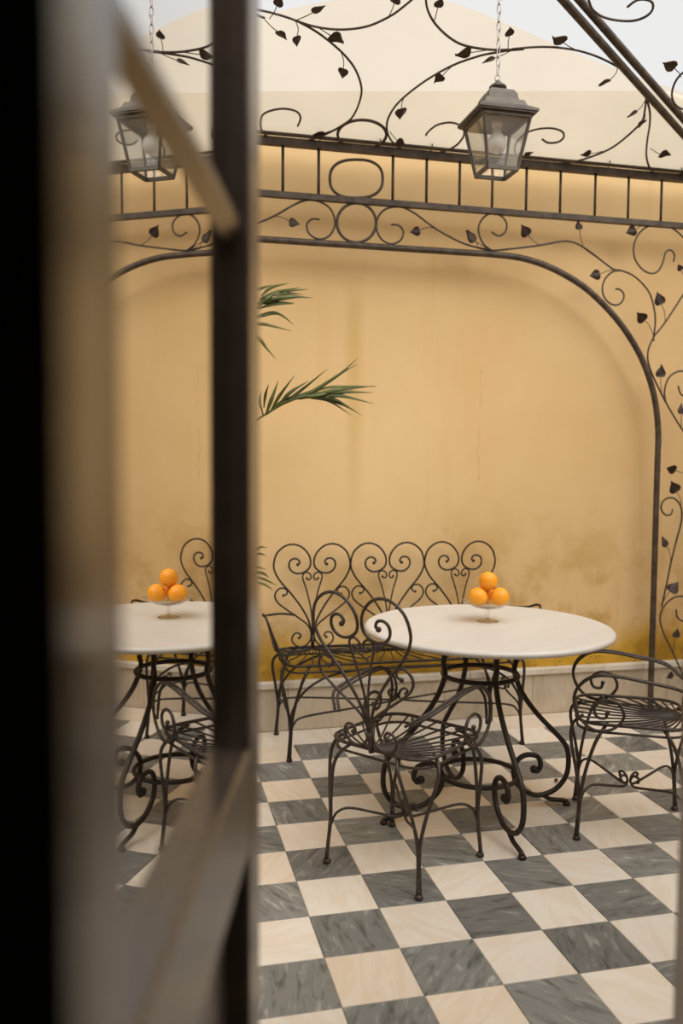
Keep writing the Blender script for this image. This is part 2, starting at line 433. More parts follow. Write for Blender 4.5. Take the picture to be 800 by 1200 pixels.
# the dark room the camera stands in
RX0, RX1, RY0 = -2.25, 2.0, -6.4
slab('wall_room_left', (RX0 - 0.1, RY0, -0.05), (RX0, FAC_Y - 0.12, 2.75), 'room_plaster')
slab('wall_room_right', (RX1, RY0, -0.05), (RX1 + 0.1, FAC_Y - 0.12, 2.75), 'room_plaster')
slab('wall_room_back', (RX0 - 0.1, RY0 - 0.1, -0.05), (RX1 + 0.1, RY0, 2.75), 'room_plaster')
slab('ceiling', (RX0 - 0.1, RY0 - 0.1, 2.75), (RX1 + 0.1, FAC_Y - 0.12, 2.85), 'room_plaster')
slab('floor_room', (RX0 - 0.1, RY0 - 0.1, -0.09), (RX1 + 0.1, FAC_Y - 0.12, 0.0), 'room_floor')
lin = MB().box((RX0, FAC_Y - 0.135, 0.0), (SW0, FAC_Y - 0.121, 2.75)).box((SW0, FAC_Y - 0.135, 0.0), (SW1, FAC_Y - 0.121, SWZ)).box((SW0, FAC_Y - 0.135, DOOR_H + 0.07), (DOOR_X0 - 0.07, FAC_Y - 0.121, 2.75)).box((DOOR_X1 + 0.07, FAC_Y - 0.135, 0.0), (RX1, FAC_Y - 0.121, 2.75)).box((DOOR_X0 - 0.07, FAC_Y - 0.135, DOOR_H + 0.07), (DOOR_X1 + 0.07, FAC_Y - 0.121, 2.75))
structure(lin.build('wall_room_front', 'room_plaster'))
# door frame set in the opening
fr = MB().box((DOOR_X0 - 0.10, FAC_Y - 0.14, 0), (DOOR_X0, FAC_Y, DOOR_H)).build('door_1', 'door_wood')
structure(fr)
MB().box((DOOR_X1, FAC_Y - 0.14, 0), (DOOR_X1 + 0.07, FAC_Y, DOOR_H)).build('jamb', 'door_wood', fr)
MB().box((DOOR_X0 - 0.10, FAC_Y - 0.14, DOOR_H), (DOOR_X1 + 0.07, FAC_Y, DOOR_H + 0.07)).build('door_head', 'door_wood', fr)

# fixed glazed light beside the post
win = structure(MB().box((SW0, FAC_Y - 0.09, SWZ), (SW0 + 0.06, FAC_Y - 0.03, DOOR_H + 0.07)).build('window_1', 'door_wood'))
for a, b in (((SW0 + 0.06, SWZ), (SW1, SWZ + 0.07)), ((SW0 + 0.06, DOOR_H), (SW1, DOOR_H + 0.07)), ((SW0 + 0.06, 0.98), (SW1, 1.01)), ((SW0 + 0.06, 1.65), (SW1, 1.68))):
    MB().box((a[0], FAC_Y - 0.085, a[1]), (b[0], FAC_Y - 0.035, b[1])).build('window_rail', 'door_wood', win)
for za, zb in ((SWZ + 0.07, 0.98), (1.01, 1.65), (1.68, DOOR_H)):
    MB().box((SW0 + 0.06, FAC_Y - 0.062, za), (SW1, FAC_Y - 0.058, zb)).build('pane', 'lantern_glass', win)

# ------------------------------------------------------------------ floor: chequered marble tiles, pale border at the wall
floor = structure(MB().box((XL, FAC_Y - 0.12, -0.09), (XR, SKIRT_Y, -0.0035)).build('floor', 'grout'))
def tile_mb(w, d, g=0.0012, h=0.010, bev=0.0014):
    m = MB(); a, b = w / 2 - g, d / 2 - g
    m.hexa([(-a, -b, -h), (a, -b, -h), (a, b, -h), (-a, b, -h), (-a, -b, -bev), (a, -b, -bev), (a, b, -bev), (-a, b, -bev)])
    m.f.pop(1); m.sm.pop(1)
    n = len(m.v); c, e = a - bev, b - bev
    m.v += [Vector(p) for p in ((-c, -e, 0), (c, -e, 0), (c, e, 0), (-c, e, 0))]
    m.f.append((n, n + 1, n + 2, n + 3)); m.sm.append(False)
    for k in range(4): m.f.append((4 + k, 4 + (k + 1) % 4, n + (k + 1) % 4, n + k)); m.sm.append(False)
    return m
tile_me = {0: tile_mb(T, T).mesh('tile', 'tile_dark'), 1: tile_mb(T, T).mesh('tile', 'tile_light')}
I0, I1 = int(XL / T), int(XR / T); J0, J1 = -13, 3
cand = []
for i in range(I0, I1):
    for j in range(J0, J1 + 1):
        cx, cy = (i + 0.5) * T, (j + 0.5) * T
        if cy - T / 2 < FAC_Y: continue
        x, y, z = project((cx, cy, 0))
        vis = z > 0.3 and 255 < x < 850 and y < 1270
        cand.append((0 if vis else 1, z, i, j))
cand.sort()
rest = {0: MB(), 1: MB()}
for n, (nv, z, i, j) in enumerate(cand):
    par = (i + j) % 2; c = ((i + 0.5) * T, (j + 0.5) * T, random.uniform(-0.0007, 0.0004))
    if n < 290:
        o = link('tile', tile_me[par], floor, c); o.rotation_euler = (0, 0, random.choice((0, 1, 2, 3)) * math.pi / 2)
    else:
        src = tile_mb(T, T); b0 = len(rest[par].v); rest[par].v += [v + Vector(c) for v in src.v]
        rest[par].f += [tuple(b0 + q for q in f_) for f_ in src.f]; rest[par].sm += src.sm
for par in (0, 1):
    if rest[par].v:
        o = rest[par].build('tile_field', ('tile_dark', 'tile_light')[par], floor); o['kind'] = 'stuff'
x = XL; bw = SKIRT_Y - 4 * T
while x < XR - 0.05:
    w = min(2 * T, XR - x)
    tile_mb(w, bw).build('border_slab', 'tile_light', floor, loc=(x + w / 2, 4 * T + bw / 2, -0.0003)); x += w

# skirting: marble slabs below a projecting ledge
bb = structure(MB().box((XL, SKIRT_Y + 0.012, 0.0), (XR, WALL_Y, 0.225)).build('baseboard_back', 'grout'))
cuts = [XL, -1.45, -0.6, 0.235, 1.10, 1.62, 2.47, XR]
for a, b in zip(cuts, cuts[1:]):
    MB().box((a + 0.0012, SKIRT_Y, 0.001), (b - 0.0012, SKIRT_Y + 0.014, 0.2255)).build('skirting_slab', 'skirting', bb, bevel=0.0015, off=((a + b) / 2, SKIRT_Y, 0.1), loc=((a + b) / 2, SKIRT_Y, 0.1))
cuts = [XL, -1.1, 0.02, 1.24, 2.3, XR]
for a, b in zip(cuts, cuts[1:]):
    MB().box((a + 0.001, SKIRT_Y - 0.018, 0.2265), (b - 0.001, WALL_Y, 0.262)).build('ledge_slab', 'ledge_stone', bb, bevel=0.004, off=((a + b) / 2, SKIRT_Y, 0.24), loc=((a + b) / 2, SKIRT_Y, 0.24))

# ------------------------------------------------------------------ open glazed door leaf and its opposite leaf
def door_leaf(origin, du, dn, label, length=0.676, z1=2.32):
    """origin = hinge edge in the glass plane, du along the leaf, dn towards the framed face"""
    root = thing('door_leaf', label, 'door', origin, math.atan2(du.y, du.x))
    flip = 1.0 if Vector((-du.y, du.x, 0)).dot(dn) > 0 else -1.0
    def box(name, u0, u1, w0, w1, za, zb, mat='door_wood', bevel=0.003):
        w0, w1 = sorted((w0 * flip, w1 * flip))
        return MB().box((u0, w0, za), (u1, w1, zb)).build(name, mat, root, bevel=bevel)
    S, F, B = 0.090, 0.0224, -0.030
    e = CAM.z
    box('stile', 0.0, S, B, F, 0.02, z1); box('stile', length - S, length, B, F, 0.02, z1)
    a, b = S, length - S
    zr1, zr0, zm = e - 0.331, e - 0.451, e + 0.231
    box('rail', a, b, B, F, 0.02, 0.22); box('rail', a, b, B, F, zr0, zr1); box('rail', a, b, B, F, z1 - 0.10, z1)
    box('lower_panel', a, b, -0.016, -0.004, 0.22, zr0)
    zs = [zr1, zm, zm + 0.55, z1 - 0.10]
    for k, (za, zb) in enumerate(zip(zs, zs[1:])):
        lo = za + (0.048 if k else 0.0)
        box('glass_pane', a, b, -0.003, 0.0, lo, zb, 'door_glass', 0)
        if k:
            f0, f1 = 0.0, 0.0125 * flip; r0 = -0.012 * flip
            q = [(r0, za), (f0, za), (f1, za + 0.019), (f1, za + 0.029), (f0, za + 0.048), (r0, za + 0.048)]
            m = MB(); n = len(q)
            for uu in (a, b): m.v += [Vector((uu, w, z_)) for w, z_ in q]
            for t in range(n): m.f.append((t, (t + 1) % n, n + (t + 1) % n, n + t)); m.sm.append(False)
            m.f += [tuple(range(n)), tuple(range(n, 2 * n))]; m.sm += [False, False]
            o = m.build('glazing_bar', 'door_wood', root)
            bm = bmesh.new(); bm.from_mesh(o.data); bmesh.ops.recalc_face_normals(bm, faces=bm.faces[:]); bm.to_mesh(o.data); bm.free()
    box('shutter_board', a, b, -0.028, -0.014, zr1, z1 - 0.10, 'shutter_board', 0)
    for zh in (0.3, 1.2, 2.05):
        o = MB().tube([(-0.006, -0.036 * flip, zh), (-0.006, -0.036 * flip, zh + 0.09)], 0.007, 8).build('hinge', 'lantern_dark', root)
    return root
h0 = leaf_pt(0.360, 0, 0)
door_leaf(h0, DH, DN, 'dark varnished glazed door leaf standing open, its panes mirroring the table and lantern')
hinge = Vector((DOOR_X1 + 0.005, FAC_Y + 0.012, 0)); free = cam_pt(0.4625, 1.13)
d2 = (free - hinge); L2 = d2.length; d2.normalize()
n2 = Vector((d2.y, -d2.x, 0))
if n2.dot(cam_pt(0, 0) - hinge) < 0: n2 = -n2
hinge = hinge - n2 * 0.0224; hinge.z = 0
door_leaf(hinge, d2, n2, 'dark wooden door leaf on the opposite jamb, only its free edge showing', L2)

# ------------------------------------------------------------------ iron pergola
PX0, PXC, ZB = 0.549, 2.69, 2.963
XPI = 2.280                                   # inner arch post
QD, SY = 0.6, 0.4033                          # hip plan ratio, rise per metre of depth
APEX = Vector((PX0, ARCH_Y - QD * (PXC - PX0), ZB + SY * QD * (PXC - PX0)))
SX = (APEX.z - ZB) / (PXC - PX0)
YF = 2 * APEX.y - ARCH_Y                      # front side of the pergola
PERG = thing('garden_pergola', 'dark wrought iron pergola with arch, scrolled vines and hipped roof ribs', 'pergola', (PX0, ARCH_Y, 0))
OFF = Vector((PX0, ARCH_Y, 0))
def pbuild(m, name, mat='iron_pergola', parent=None): return m.build(name, mat, parent or PERG, off=OFF)
def refl(p): return Vector((2 * PX0 - p.x, p.y, p.z))
def back_plane(x, y): return on_y(x, y, ARCH_Y)
def roof_plane(x, y, off=0.0):
    d = ray(x, y); k = (ZB + off + SY * (ARCH_Y - CAM.y) - CAM.z) / (d.z + SY * d.y); return CAM + d * k
def side_plane(x, y, off=0.0):
    d = ray(x, y); k = (ZB + off + SX * (PXC - CAM.x) - CAM.z) / (d.z + SX * d.x); return CAM + d * k
for sx in (-1, 1):
    xi = PX0 + sx * (XPI - PX0); xo = PX0 + sx * (PXC - PX0)
    for y_ in (ARCH_Y, YF):
        pbuild(MB().box((xo - 0.02, y_ - 0.02, 0), (xo + 0.02, y_ + 0.02, ZB)), 'post')
    pbuild(MB().box((xo - 0.02, YF, ZB - 0.045), (xo + 0.02, ARCH_Y, ZB)), 'beam')
    for y_, s in ((ARCH_Y, 1), (YF, -1)):      # twin hip ribs
        for k in (-1, 1):
            a = Vector((xo + k * 0.027, y_, ZB + 0.004 + sx * k * 0.014)); b = APEX + Vector((k * 0.027, 0, 0.004 + sx * k * 0.014))
            pbuild(MB().tube([a, b], 0.0175, 8), 'hip_rib')
    # trellis edges of the side panels
pbuild(MB().box((PX0 - (PXC - PX0), ARCH_Y - 0.02, ZB - 0.022), (PXC, ARCH_Y + 0.02, ZB + 0.012)), 'beam')
pbuild(MB().tube([(PX0 - (PXC - PX0), ARCH_Y - 0.03, ZB + 0.022), (PXC, ARCH_Y - 0.03, ZB + 0.022)], 0.009, 6), 'beam_rod')
pbuild(MB().box((PX0 - (PXC - PX0), YF - 0.02, ZB - 0.028), (PXC, YF + 0.02, ZB + 0.016)), 'beam')
ZR = 2.706
pbuild(MB().box((PX0 - (PXC - PX0), ARCH_Y - 0.016, ZR - 0.014), (PXC, ARCH_Y + 0.016, ZR + 0.014)), 'rail')
# arch bar traced in its plane, then straight down to the floor
arch_px = [(415, 289), (500, 293), (545, 296), (575, 298), (608.7, 302), (638.7, 311), (665, 324), (687.5, 339), (710, 360), (728.7, 382), (743.7, 405), (755, 428), (764, 455), (769, 481)]
ap = [back_plane(*p) for p in arch_px]
ap[0].x = PX0
for p in ap[:3]: p.z = ap[2].z
right = ap + [Vector((XPI, ARCH_Y, 1.56)), Vector((XPI, ARCH_Y, 1.4))]
arch = [refl(p) for p in reversed(right[1:])] + right
arch = [Vector((2 * PX0 - XPI, ARCH_Y, 0.004)), Vector((2 * PX0 - XPI, ARCH_Y, 0.7))] + arch + [Vector((XPI, ARCH_Y, 0.7)), Vector((XPI, ARCH_Y, 0.004))]
pbuild(MB().tube(arch, 0.0165, 8, sub=4), 'arch_bar')
for sx in (-1, 1):
    pbuild(MB().box((PX0 + sx * (XPI - PX0) - 0.035, ARCH_Y - 0.035, 0.0), (PX0 + sx * (XPI - PX0) + 0.035, ARCH_Y + 0.035, 0.008)), 'foot_plate')
me = None
for bx in (0.739, 0.917, 1.095, 1.274, 1.464, 1.658, 1.86, 2.057, 2.256, 2.45):
    for sx in (1, -1):
        pbuild(MB().tube([(PX0 + sx * (bx - PX0), ARCH_Y, ZR + 0.015), (PX0 + sx * (bx - PX0), ARCH_Y, ZB - 0.02)], 0.0075, 6), 'baluster')
def ring_px(plane, cx, cy, rx, ry, power, r):
    pts = []
    for k in range(28):
        a = 2 * math.pi * k / 28; c, s = math.cos(a), math.sin(a)
        pts.append(plane(cx + rx * math.copysign(abs(c) ** power, c), cy + ry * math.copysign(abs(s) ** power, s)))
    return MB().tube(pts, r, 6, closed=True)
pbuild(ring_px(back_plane, 417.6, 261, 23.0, 23.2, 1.0, 0.0075), 'ring')
pbuild(ring_px(back_plane, 417.3, 209.5, 31, 22.5, 0.8, 0.0075), 'ring')
pbuild(ring_px(roof_plane, 424.0, 157.6, 28.6, 17, 1.0, 0.0075), 'ring')

LEAF_OUT = [(0, 0), (-0.06, 0.30), (0.12, 0.46), (0.36, 0.44), (0.62, 0.25), (0.82, 0.09), (1.0, 0.0)]
def leaf_mesh(tilt):
    m = MB(); up = []
    for t, w in LEAF_OUT: up.append((t, w))
    half = len(up)
    for lay, th in ((0, 0.03), (1, -0.03)):
        for t, w in LEAF_OUT: m.v.append(Vector((t, 0, th + 0.05 * math.sin(t * 3))))
        for s in (1, -1):
            for t, w in LEAF_OUT: m.v.append(Vector((t, s * w, th - 0.10 * w + tilt * t)))
    n = half
    for lay in (0, 1):
        o = lay * 3 * n
        for s in (1, 2):
            for k in range(n - 1):
                q = (o + k, o + k + 1, o + s * n + k + 1, o + s * n + k)
                if (s == 1) == (lay == 0): m.f.append(q)
                else: m.f.append(tuple(reversed(q)))
                m.sm.append(True)
    for s in (1, 2):
        for k in range(n - 1):
            m.f.append((s * n + k, s * n + k + 1, 3 * n + s * n + k + 1, 3 * n + s * n + k)); m.sm.append(False)
    return m.mesh('leaf', 'iron_leaf')
LEAVES = [leaf_mesh(0.0), leaf_mesh(0.15), leaf_mesh(-0.15)]
def add_leaf(parent, base, tip, normal, k):
    d = tip - base; L = d.length; x = d.normalized()
    nrm = Vector(normal); nrm = (nrm - x * nrm.dot(x)).normalized()
    nrm = (Quaternion(x, random.uniform(-0.5, 0.5)) @ nrm)
    y = nrm.cross(x)
    o = link('leaf', LEAVES[k % 3], parent)
    b = base - OFF
    o.matrix_local = Matrix(((x.x * L, y.x * L, nrm.x * L, b.x), (x.y * L, y.y * L, nrm.y * L, b.y), (x.z * L, y.z * L, nrm.z * L, b.z), (0, 0, 0, 1)))
    return o
def vine(plane, normal, paths, leaves, org, sc, mirror=True, r=0.0052, flipx=None):
    """paths and leaves are in crop pixels of (org, scale); leaves = (stem points..., leaf base, leaf tip)"""
    def cv(p): return plane(org[0] + p[0] / sc, org[1] + p[1] / sc)
    for mir in ((False, True) if mirror else (False,)):
        f = (refl if mir else (lambda q: q)) if flipx is None or mir is False else (lambda q: Vector((2 * flipx - q.x, q.y, q.z)))
        m = MB()
        for pth in paths: m.tube([f(cv(p)) for p in pth], r, 6, sub=5)
        ls = []
        for lf in leaves:
            pts = [f(cv(p)) for p in lf]
            m.tube(pts[:-1], r * 0.4, 5, sub=4); ls.append((pts[-2], pts[-1]))
        o = pbuild(m, 'vine_scroll')
        for k, (b, t) in enumerate(ls): add_leaf(o, b, t, normal, k)
NB = (0, -1, 0); NRF = (0, -SY, -1); NSD = (-SX, 0, -1)
A3, A4, A5, A6 = ((300, 130), 3.077), ((540, 130), 3.077), ((640, 250), 4.8), ((700, 480), 3.75)
# frieze: scroll either side of the centre ring
vine(back_plane, NB, [[(487, 410), (512, 412), (530, 432), (525, 460), (505, 476), (478, 478), (450, 460), (434, 425), (437, 390), (455, 362), (485, 348), (525, 347), (570, 368), (640, 420), (700, 455), (760, 482), (845, 503)]],
     [[(648, 424), (625, 420), (603, 424), (588, 432), (553, 437)], [(800, 489), (793, 475), (786, 468), (757, 432)]], *A3)
vine(back_plane, NB, [[(110, 503), (80, 478), (63, 435), (70, 400), (95, 374), (125, 370), (152, 385), (165, 410), (158, 438), (135, 450), (110, 436)], [(60, 493), (110, 503), (190, 496), (280, 485), (350, 472), (385, 470), (425, 482), (480, 520)]],
     [[(100, 500), (60, 475), (48, 466), (17, 432)], [(285, 484), (262, 470), (240, 447), (216, 410)], [(442, 493), (432, 460), (427, 425), (423, 393)]], *A4)
vine(back_plane, NB, [[(215, 195), (290, 250), (370, 310), (420, 322), (480, 345), (540, 395), (585, 460), (608, 550), (612, 620), (603, 695)],
                      [(420, 320), (370, 330), (330, 370), (315, 420), (325, 470), (360, 508), (400, 515), (430, 490), (435, 455), (415, 430), (390, 425)]],
     [[(400, 319), (350, 322), (298, 342), (240, 352)], [(602, 685), (575, 625), (550, 602), (505, 555)]], *A5)
vine(back_plane, NB, [[(715, 272), (720, 235), (705, 210), (685, 208), (668, 225), (655, 275), (630, 322), (590, 338), (540, 315), (500, 260), (490, 195), (510, 130), (555, 82), (620, 62), (680, 70), (735, 103), (790, 160), (840, 240)]],
     [[(580, 58), (535, 70), (500, 92), (445, 112)], [(790, 370), (765, 335), (757, 318), (738, 285)]], *A5)
vine(back_plane, NB, [[(603, 720), (606, 690), (640, 650), (690, 580), (768, 460), (840, 350)],
                      [(603, 695), (575, 760), (570, 820), (585, 880), (620, 960), (670, 1060), (710, 1130), (760, 1210), (830, 1300)],
                      [(670, 1062), (664, 1000), (685, 930), (730, 893), (780, 890), (830, 920), (850, 980), (830, 1020), (790, 1035), (755, 1015), (740, 970)]],
     [[(668, 607), (663, 550), (645, 508), (622, 440)], [(650, 1022), (643, 960), (643, 917), (643, 850)], [(760, 1205), (757, 1160), (760, 1125), (762, 1070)]], *A5)
vine(back_plane, NB, [[(330, 437), (322, 460), (300, 463), (280, 440), (283, 410), (305, 390), (335, 390), (360, 415), (370, 450), (366, 500), (350, 560), (325, 660), (300, 780), (281, 868)]],
     [[(372, 278), (355, 273), (340, 267), (300, 256)], [(368, 420), (360, 385), (346, 360), (320, 313)], [(321, 665), (316, 625), (303, 598), (287, 558)], [(286, 850), (305, 815), (322, 798), (356, 755)]], *A6)
vine(back_plane, NB, [[(345, 878), (350, 912), (378, 930), (408, 915), (418, 870), (400, 832), (365, 820), (325, 832), (290, 868), (274, 915), (287, 975), (318, 1042), (345, 1100), (372, 1160), (400, 1230)]],
     [[(332, 1065), (336, 1030), (345, 1000), (352, 960)], [(372, 1165), (350, 1168), (330, 1165), (298, 1178)]], *A6)
XM = 0.5 * (XPI + PXC)
for side in (False, True):                     # outer half of the trellis panel, the same scrolls turned about its middle
    def outer(x, y, side=side):
        p = back_plane(x, y); q = Vector((2 * XM - p.x, p.y, p.z)); return refl(q) if side else q
    vine(outer, NB, [[(330, 437), (322, 460), (300, 463), (280, 440), (283, 410), (305, 390), (335, 390), (360, 415), (370, 450), (366, 500), (350, 560), (325, 660), (300, 780), (281, 868)],
                     [(281, 868), (274, 915), (287, 975), (318, 1042), (345, 1100), (372, 1160)]],
         [[(368, 420), (360, 385), (346, 360), (320, 313)], [(321, 665), (316, 625), (303, 598), (287, 558)]], *A6, mirror=False)
# roof scrolls on the back slope
R1, R2, R3, R4 = ((300, 0), 3.077), ((540, 0), 3.077), ((300, 130), 3.077), ((540, 130), 3.077)
vine(roof_plane, NRF, [[(-120, 10), (20, 38), (70, 50), (140, 73), (210, 110), (265, 150), (320, 200), (360, 255), (380, 320), (370, 375), (345, 425), (310, 452), (270, 475), (210, 500), (150, 513), (90, 512), (45, 495), (18, 465), (20, 420), (50, 400), (100, 392), (145, 402), (160, 425), (150, 455)],
                       [(140, 73), (200, 93), (270, 105), (340, 105), (410, 92), (480, 60), (530, 25), (590, -30), (620, -90)]],
     [[(145, 73), (180, 58), (207, 44), (250, 20)], [(143, 78), (152, 105), (147, 133), (144, 165)], [(228, 102), (255, 120), (272, 130), (316, 158)], [(308, 192), (316, 222), (314, 250), (311, 284)], [(478, 60), (492, 30), (498, 10), (512, -30)], [(285, 467), (260, 475), (245, 480), (206, 492)]], *R1, mirror=False)
vine(roof_plane, NRF, [[(640, -100), (615, -40), (612, 0), (620, 40), (645, 85), (690, 130), (740, 160), (800, 174), (870, 180), (965, 177)],
                       [(965, 177), (910, 182), (850, 192), (800, 203), (710, 235), (620, 285), (545, 340), (500, 385), (475, 430), (471, 465), (480, 495), (500, 520), (540, 545), (600, 557), (670, 548), (720, 525), (748, 490), (745, 462), (725, 447), (690, 442), (650, 452), (620, 475), (612, 488)]],
     [[(640, 82), (648, 55), (655, 25), (672, -10)], [(850, 178), (800, 186), (770, 190), (716, 194)], [(705, 240), (685, 258), (670, 275), (640, 302)], [(537, 345), (526, 370), (524, 395), (517, 432)], [(482, 475), (495, 492), (510, 508), (538, 520)]], *R1, mirror=False)
vine(roof_plane, NRF, [[(185, 177), (260, 170), (330, 170), (410, 180), (480, 200), (545, 230), (600, 265), (640, 305), (665, 350), (680, 400), (680, 450), (672, 500), (668, 560), (680, 605), (705, 628), (750, 635), (810, 622), (850, 590)],
                       [(667, 355), (662, 400), (650, 440), (600, 490), (540, 535), (470, 565), (400, 585), (330, 592), (270, 590), (220, 578), (195, 550), (200, 515), (235, 480), (280, 465), (330, 463), (365, 475), (370, 495), (350, 512), (315, 515), (292, 502)]],
     [[(170, 176), (170, 150), (175, 128), (178, 96)], [(408, 177), (385, 165), (368, 152), (328, 128)], [(565, 242), (558, 265), (535, 290), (497, 312)], [(182, 182), (150, 198), (118, 210), (76, 228)], [(662, 365), (650, 385), (632, 402), (598, 420)], [(664, 400), (663, 425), (660, 436), (640, 462)], [(245, 590), (247, 570), (232, 560), (262, 548)], [(510, 545), (485, 552), (465, 553), (430, 556)], [(682, 535), (705, 550), (720, 557), (757, 560)]], *R2)
# right and left slopes
vine(side_plane, NSD, [[(440, -60), (460, 0), (475, 35), (510, 60), (560, 73), (620, 75), (665, 60), (690, 35), (688, 8), (660, -2), (630, 3), (600, 25)]], [], *R2)
vine(side_plane, NSD, [[(860, 230), (800, 262), (770, 300), (760, 345), (775, 380), (810, 395), (860, 380)]],
     [[(792, 278), (785, 262), (768, 245), (726, 226)]], *R2)

# ------------------------------------------------------------------ canvas over the back slope
CAN = thing('canvas_canopy', 'cream canvas sheet stretched over the pergola roof, with a doubled lower band', 'canopy', (PX0, ARCH_Y, ZB))
COFF = Vector((PX0, ARCH_Y, ZB))
hump = [(450, -8), (500, -4), (540, 6), (600, 30), (650, 52), (700, 72), (750, 91), (800, 108), (840, 122)]
hp = [roof_plane(*p, 0.045) for p in hump]
hp[0].x = PX0
hp.append(Vector((PXC + 0.02, hp[-1].y + 0.10, 0)))
hp[-1].z = ZB + 0.045 + SY * (ARCH_Y - hp[-1].y)
hp = spline(hp, 3)
lp = [roof_plane(*p, 0.045) for p in ((415, -4), (350, 8), (300, 19), (240, 36), (150, 66))]
e = lp[-1] + (lp[-1] - lp[-2]) * 2.2
e.x = PX0 - (PXC - PX0) - 0.02; e.z = ZB + 0.045 + SY * (ARCH_Y - e.y); lp.append(e)
lp = spline([hp[0]] + lp, 3)
top = list(reversed(lp[1:])) + hp
rows = []
NR = 10
for k in range(NR + 1):
    t = k / NR; row = []
    for p in top:
        y_ = (ARCH_Y + 0.015) * (1 - t) + p.y * t
        sag = 0.0
        row.append(Vector((p.x, y_, ZB + 0.045 + SY * (ARCH_Y - y_) + 0.006 * math.sin(9 * p.x) * (1 - t))))
    rows.append(row)
def sheet(rows, name, mat, th=0.0):
    return MB().grid(rows).build(name, mat, CAN, off=COFF)
sheet(rows, 'canvas_panel', 'canvas')
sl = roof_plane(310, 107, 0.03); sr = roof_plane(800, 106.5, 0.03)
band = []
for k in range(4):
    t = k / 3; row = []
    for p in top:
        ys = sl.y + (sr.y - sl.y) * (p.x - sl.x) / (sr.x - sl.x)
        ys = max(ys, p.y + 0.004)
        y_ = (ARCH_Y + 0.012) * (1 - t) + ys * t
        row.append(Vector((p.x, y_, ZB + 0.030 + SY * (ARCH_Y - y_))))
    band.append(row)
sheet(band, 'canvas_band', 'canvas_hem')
hem = [Vector((p.x, ARCH_Y + 0.010, ZB + 0.035 + 0.006 * math.sin(7 * p.x))) for p in top]
MB().tube(hem, 0.012, 6).build('canvas_hem', 'canvas', CAN, off=COFF)

# ------------------------------------------------------------------ lantern on its chain
LX, LY, LZ = 0.674, -0.455, 2.383
LAN = thing('hanging_lantern', 'grey metal square lantern with tapered glass sides, hanging on a chain', 'lantern', (LX, LY, LZ))
def sq(h, z, ox=0.0, oy=0.0): return [Vector((-h + ox, -h + oy, z)), Vector((h + ox, -h + oy, z)), Vector((h + ox, h + oy, z)), Vector((-h + ox, h + oy, z))]
def frustum(h0, z0, h1, z1): return MB().hexa(sq(h0, z0) + sq(h1, z1))
hb, ht, zt_ = 0.053, 0.083, 0.172
for i in range(4):
    a, b = sq(hb, 0.004)[i], sq(ht, zt_)[i]
    MB().bar(a, b, 0.009, 0.009, (1, 1, 0) if i % 2 else (1, -1, 0)).build('corner_bar', 'lantern_metal', LAN)
for i in range(4):
    a, b = sq(hb, 0.004)[i], sq(hb, 0.004)[(i + 1) % 4]
    MB().bar(a, b, 0.010, 0.012).build('bottom_bar', 'lantern_metal', LAN)
    c, d = sq(ht, zt_ - 0.004)[i], sq(ht, zt_ - 0.004)[(i + 1) % 4]
    MB().bar(c, d, 0.010, 0.012).build('top_bar', 'lantern_metal', LAN)
    e = [sq(hb - 0.001, 0.006)[i], sq(hb - 0.001, 0.006)[(i + 1) % 4], sq(ht - 0.001, zt_)[(i + 1) % 4], sq(ht - 0.001, zt_)[i]]
    nrm = (e[1] - e[0]).cross(e[3] - e[0]).normalized() * 0.0012
    MB().hexa([e[0] + nrm, e[1] + nrm, e[1] - nrm, e[0] - nrm, e[3] + nrm, e[2] + nrm, e[2] - nrm, e[3] - nrm]).build('glass_pane', 'lantern_glass', LAN)
roof = frustum(0.103, zt_ + 0.006, 0.103, zt_ + 0.014).build('lantern_roof', 'lantern_metal', LAN)
frustum(0.099, zt_ + 0.001, 0.099, zt_ + 0.0055).build('eaves_lining', 'lantern_metal', roof)
prof = [(0.103, 0.014), (0.074, 0.032), (0.067, 0.050), (0.054, 0.053), (0.049, 0.078), (0.040, 0.092), (0.026, 0.096)]
rm = MB()
for (a, za), (b, zb_) in zip(prof, prof[1:]): rm.hexa(sq(a, zt_ + za) + sq(b, zt_ + zb_ + 0.0005))
rm.build('roof_tier', 'lantern_metal', roof)
zc = zt_ + 0.0955
MB().lathe([(0.020, zc), (0.020, zc + 0.011), (0.029, zc + 0.013), (0.029, zc + 0.017), (0.022, zc + 0.024), (0.012, zc + 0.030), (0.008, zc + 0.036), (0.004, zc + 0.040)], 16).build('finial', 'lantern_metal', LAN)
MB().lathe([(0.012, 0.165), (0.014, 0.150), (0.015, 0.135), (0.030, 0.115), (0.033, 0.098), (0.027, 0.078), (0.010, 0.068)], 16).build('light_bulb', 'bulb', LAN)
MB().lathe([(0.018, zt_ + 0.004), (0.018, 0.158), (0.013, 0.150)], 12).build('lamp_holder', 'bulb', LAN)
ZTIE = APEX.z - SY * (APEX.y - LY) * 1.0 - 0.02
chain = MB().tube([(0, 0, zc + 0.034 + 0.016 * math.cos(2 * math.pi * k / 12)) if False else (0.010 * math.sin(2 * math.pi * k / 12), 0, zc + 0.045 + 0.012 * math.cos(2 * math.pi * k / 12)) for k in range(12)], 0.0022, 5, closed=True).build('chain', 'chain_metal', LAN)
lk = MB().tube([(0.0065 * math.sin(2 * math.pi * k / 14), 0, 0.0165 * math.copysign(abs(math.cos(2 * math.pi * k / 14)) ** 0.7, math.cos(2 * math.pi * k / 14))) for k in range(14)], 0.0021, 5, closed=True).mesh('link', 'chain_metal')
z = zc + 0.072; k = 0
while z + LZ < ZTIE - 0.005:
    o = link('link', lk, chain, (0, 0, z)); o.rotation_euler = (0.05 * random.uniform(-1, 1), 0, 0.6 + (math.pi / 2) * (k % 2) + random.uniform(-0.2, 0.2)); z += 0.0285; k += 1
